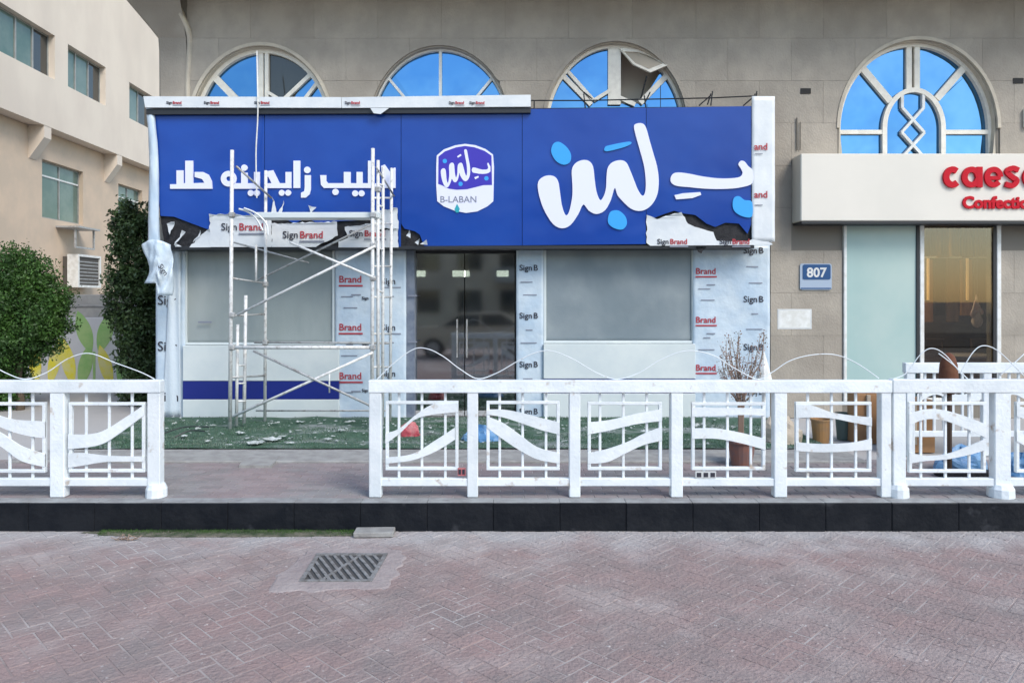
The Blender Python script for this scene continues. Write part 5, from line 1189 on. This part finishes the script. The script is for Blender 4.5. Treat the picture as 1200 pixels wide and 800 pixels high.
def win(s0, s1, z0, z1, d0, m, nmul, curtain=False, dark=0):
    fr_ = MB()
    for (a, c_, e, g) in ((s0, s1, z0, z0 + .05), (s0, s1, z1 - .05, z1), (s0, s0 + .05, z0 + .05, z1 - .05), (s1 - .05, s1, z0 + .05, z1 - .05)): wbox(fr_, a, c_, d0, d0 + .06, e, g)
    fr_ = fr_.build('window', 'frame_grey', lbd)
    for k in range(nmul):
        s_ = s0 + (s1 - s0) * (k + 1) / (nmul + 1); wbox(MB(), s_ - .03, s_ + .03, d0 - .005, d0 + .055, z0 + .05, z1 - .05).build('mullion', 'frame_grey', fr_)
    for k in range(nmul + 1):
        a = s0 + (s1 - s0) * k / (nmul + 1); c_ = s0 + (s1 - s0) * (k + 1) / (nmul + 1)
        wbox(MB(), a + .05, c_ - .05, d0 + .02, d0 + .035, z0 + .05, z1 - .05).build('pane', 'dark_glass' if (k + dark) % 3 == 2 else m, fr_)
for k, (s0, s1) in enumerate(UW): win(s0, s1, ZW0, ZW1, .19, 'green_glass', 2 if s1 - s0 > 2.2 and k != 2 else (3 if k == 2 else 1), dark=k)
for k, (s0, s1, z0, z1) in enumerate(LW): win(s0, s1, 4.35, 6.1, DS + .14, 'green_glass', 1, dark=0); 
for k, (s0, s1, z0, z1) in enumerate(LW): wbox(MB(), s0 + .06, s1 - .06, DS + .13, DS + .19, 5.62, 5.67).build('transom', 'frame_white', lbd)
# bracket beams under the overhang
for s_ in (12.6, 16.9, 21.7, 26.05, 30.4, 34.8):
    b = MB(); vs = []
    for s0 in (s_ - .18, s_ + .18): vs += [W(s0, -.0 + .01, ZS - .002), W(s0, .01, ZS - .35), W(s0, DS - .02, ZS - .95), W(s0, DS + .02, ZS - .95), W(s0, DS + .02, ZS - .002)]
    b.add(vs, [(0, 1, 2, 3, 4), (9, 8, 7, 6, 5), (0, 5, 6, 1), (1, 6, 7, 2), (2, 7, 8, 3), (4, 3, 8, 9), (0, 4, 9, 5)]).build('bracket_beam', 'cream', lbd)
# air conditioner and empty bracket on the lower wall
ac = empty('air_conditioner', W(23.9, .2, 2.4), 'white air conditioner unit in a recess on the cream building wall between the trees', 'air conditioner')
acm = mat('ac_dark', (.09, .08, .07), .7)
wbox(MB(), 23.3, 24.6, .0, DS - .002, 2.35, 3.25).build('housing', acm, ac)
for a, c_, e, g in ((23.25, 24.65, 2.28, 2.35), (23.25, 24.65, 3.25, 3.32), (23.25, 23.32, 2.351, 3.249), (24.58, 24.65, 2.351, 3.249)): wbox(MB(), a, c_, -.05, .3, e, g).build('casing_frame', 'frame_white', ac)
for k in range(7): wbox(MB(), 23.35, 24.55, -.012, .0, 2.42 + k * .11, 2.45 + k * .11).build('grille_slat', 'tube_grey', ac)
for side_ in (23.3, 24.6): wbox(MB(), side_ - .01, side_ + .01, -.03, .02, 2.36, 3.24).build('side_trim', 'tube_grey', ac)
ab = empty('metal_bracket', W(23.4, .2, 3.9), 'small metal bracket shelf below the lower window of the cream building', 'bracket')
wbox(MB(), 22.9, 24.2, -.25, DS - .003, 4.12, 4.17).build('shelf', 'tube_grey', ab)
for s_ in (23.0, 24.1): wbox(MB(), s_, s_ + .05, -.1, -.05, 3.5, 4.12).build('bracket_arm', 'tube_grey', ab)
wbox(MB(), 23.05, 24.1, -.1, -.06, 3.5, 3.55).build('bracket_arm', 'tube_grey', ab)

# ================================================================== ACROSS THE STREET (seen only mirrored in the glass)
ob = empty('apartment_building', (0, -28, 0), 'buff apartment building across the street, seen mirrored in the shop glass', 'building')
MB().box(-26, 24, -38, -28, 0, 8.6).build('wall', 'far_wall', ob)
MB().box(-26.3, 24.3, -38.2, -27.6, 8.61, 8.9).build('roof', 'tile_band', ob)
wm = MB().box(-.8, .8, 0, .05, 0, 1.5).mesh('window', 'dark_glass'); bm_ = MB().box(-1.1, 1.1, 0, .9, 0, .9).mesh('balcony', M['tile_band'])
for fl in range(3):
    for k in range(-9, 9):
        piece('window', wm, (k * 2.8, -27.99, 1.0 + fl * 2.8), ob)
        if k % 3 == 0 and fl: piece('balcony', bm_, (k * 2.8, -27.98, .2 + fl * 2.8), ob)
# parked car mirrored in the door
car = empty('parked_car', (-1.2, -3.6, 0), 'pale beige parked car behind the photographer, seen mirrored in the door glass', 'car')
prof = [(-2.2, .35), (-2.25, .75), (-2.1, .95), (-1.2, 1.02), (-.55, 1.45), (.9, 1.48), (1.6, 1.05), (2.15, .98), (2.28, .7), (2.2, .35), (1.75, .30), (1.65, .52), (1.35, .62), (1.05, .52), (.95, .30), (-.95, .30), (-1.05, .52), (-1.35, .62), (-1.65, .52), (-1.75, .30)]
b = MB(); b.prism([(x - 1.2, z) for x, z in prof], -4.45, -2.75); b.build('body', 'car_paint', car)
MB().prism([(x - 1.2, z) for x, z in ((-1.05, 1.04), (-.5, 1.39), (.15, 1.41), (.15, 1.04))], -2.748, -2.73).build('window', 'dark_glass', car)
MB().prism([(x - 1.2, z) for x, z in ((.22, 1.04), (.22, 1.41), (.85, 1.41), (1.4, 1.06))], -2.748, -2.73).build('window', 'dark_glass', car)
for x in (-1.35, 1.35):
    for y in (-2.82, -4.38):
        n_ = 18; A_ = [(x - 1.2 + .32 * math.cos(2 * math.pi * k / n_), .325 + .32 * math.sin(2 * math.pi * k / n_)) for k in range(n_)]
        wh = MB().prism(A_, y - .1, y + .1).build('wheel', 'tyre', car); MB().disc(x - 1.2, .325, .2, y - .11, y + .11).build('rim', 'tube_grey', wh)
MB().box(-3.42, -3.2, -2.9, -2.76, .68, .8, b=.02).build('headlight', 'paper', car); MB().box(.9, 1.04, -2.9, -2.76, .75, .88, b=.02).build('taillight', 'red', car)
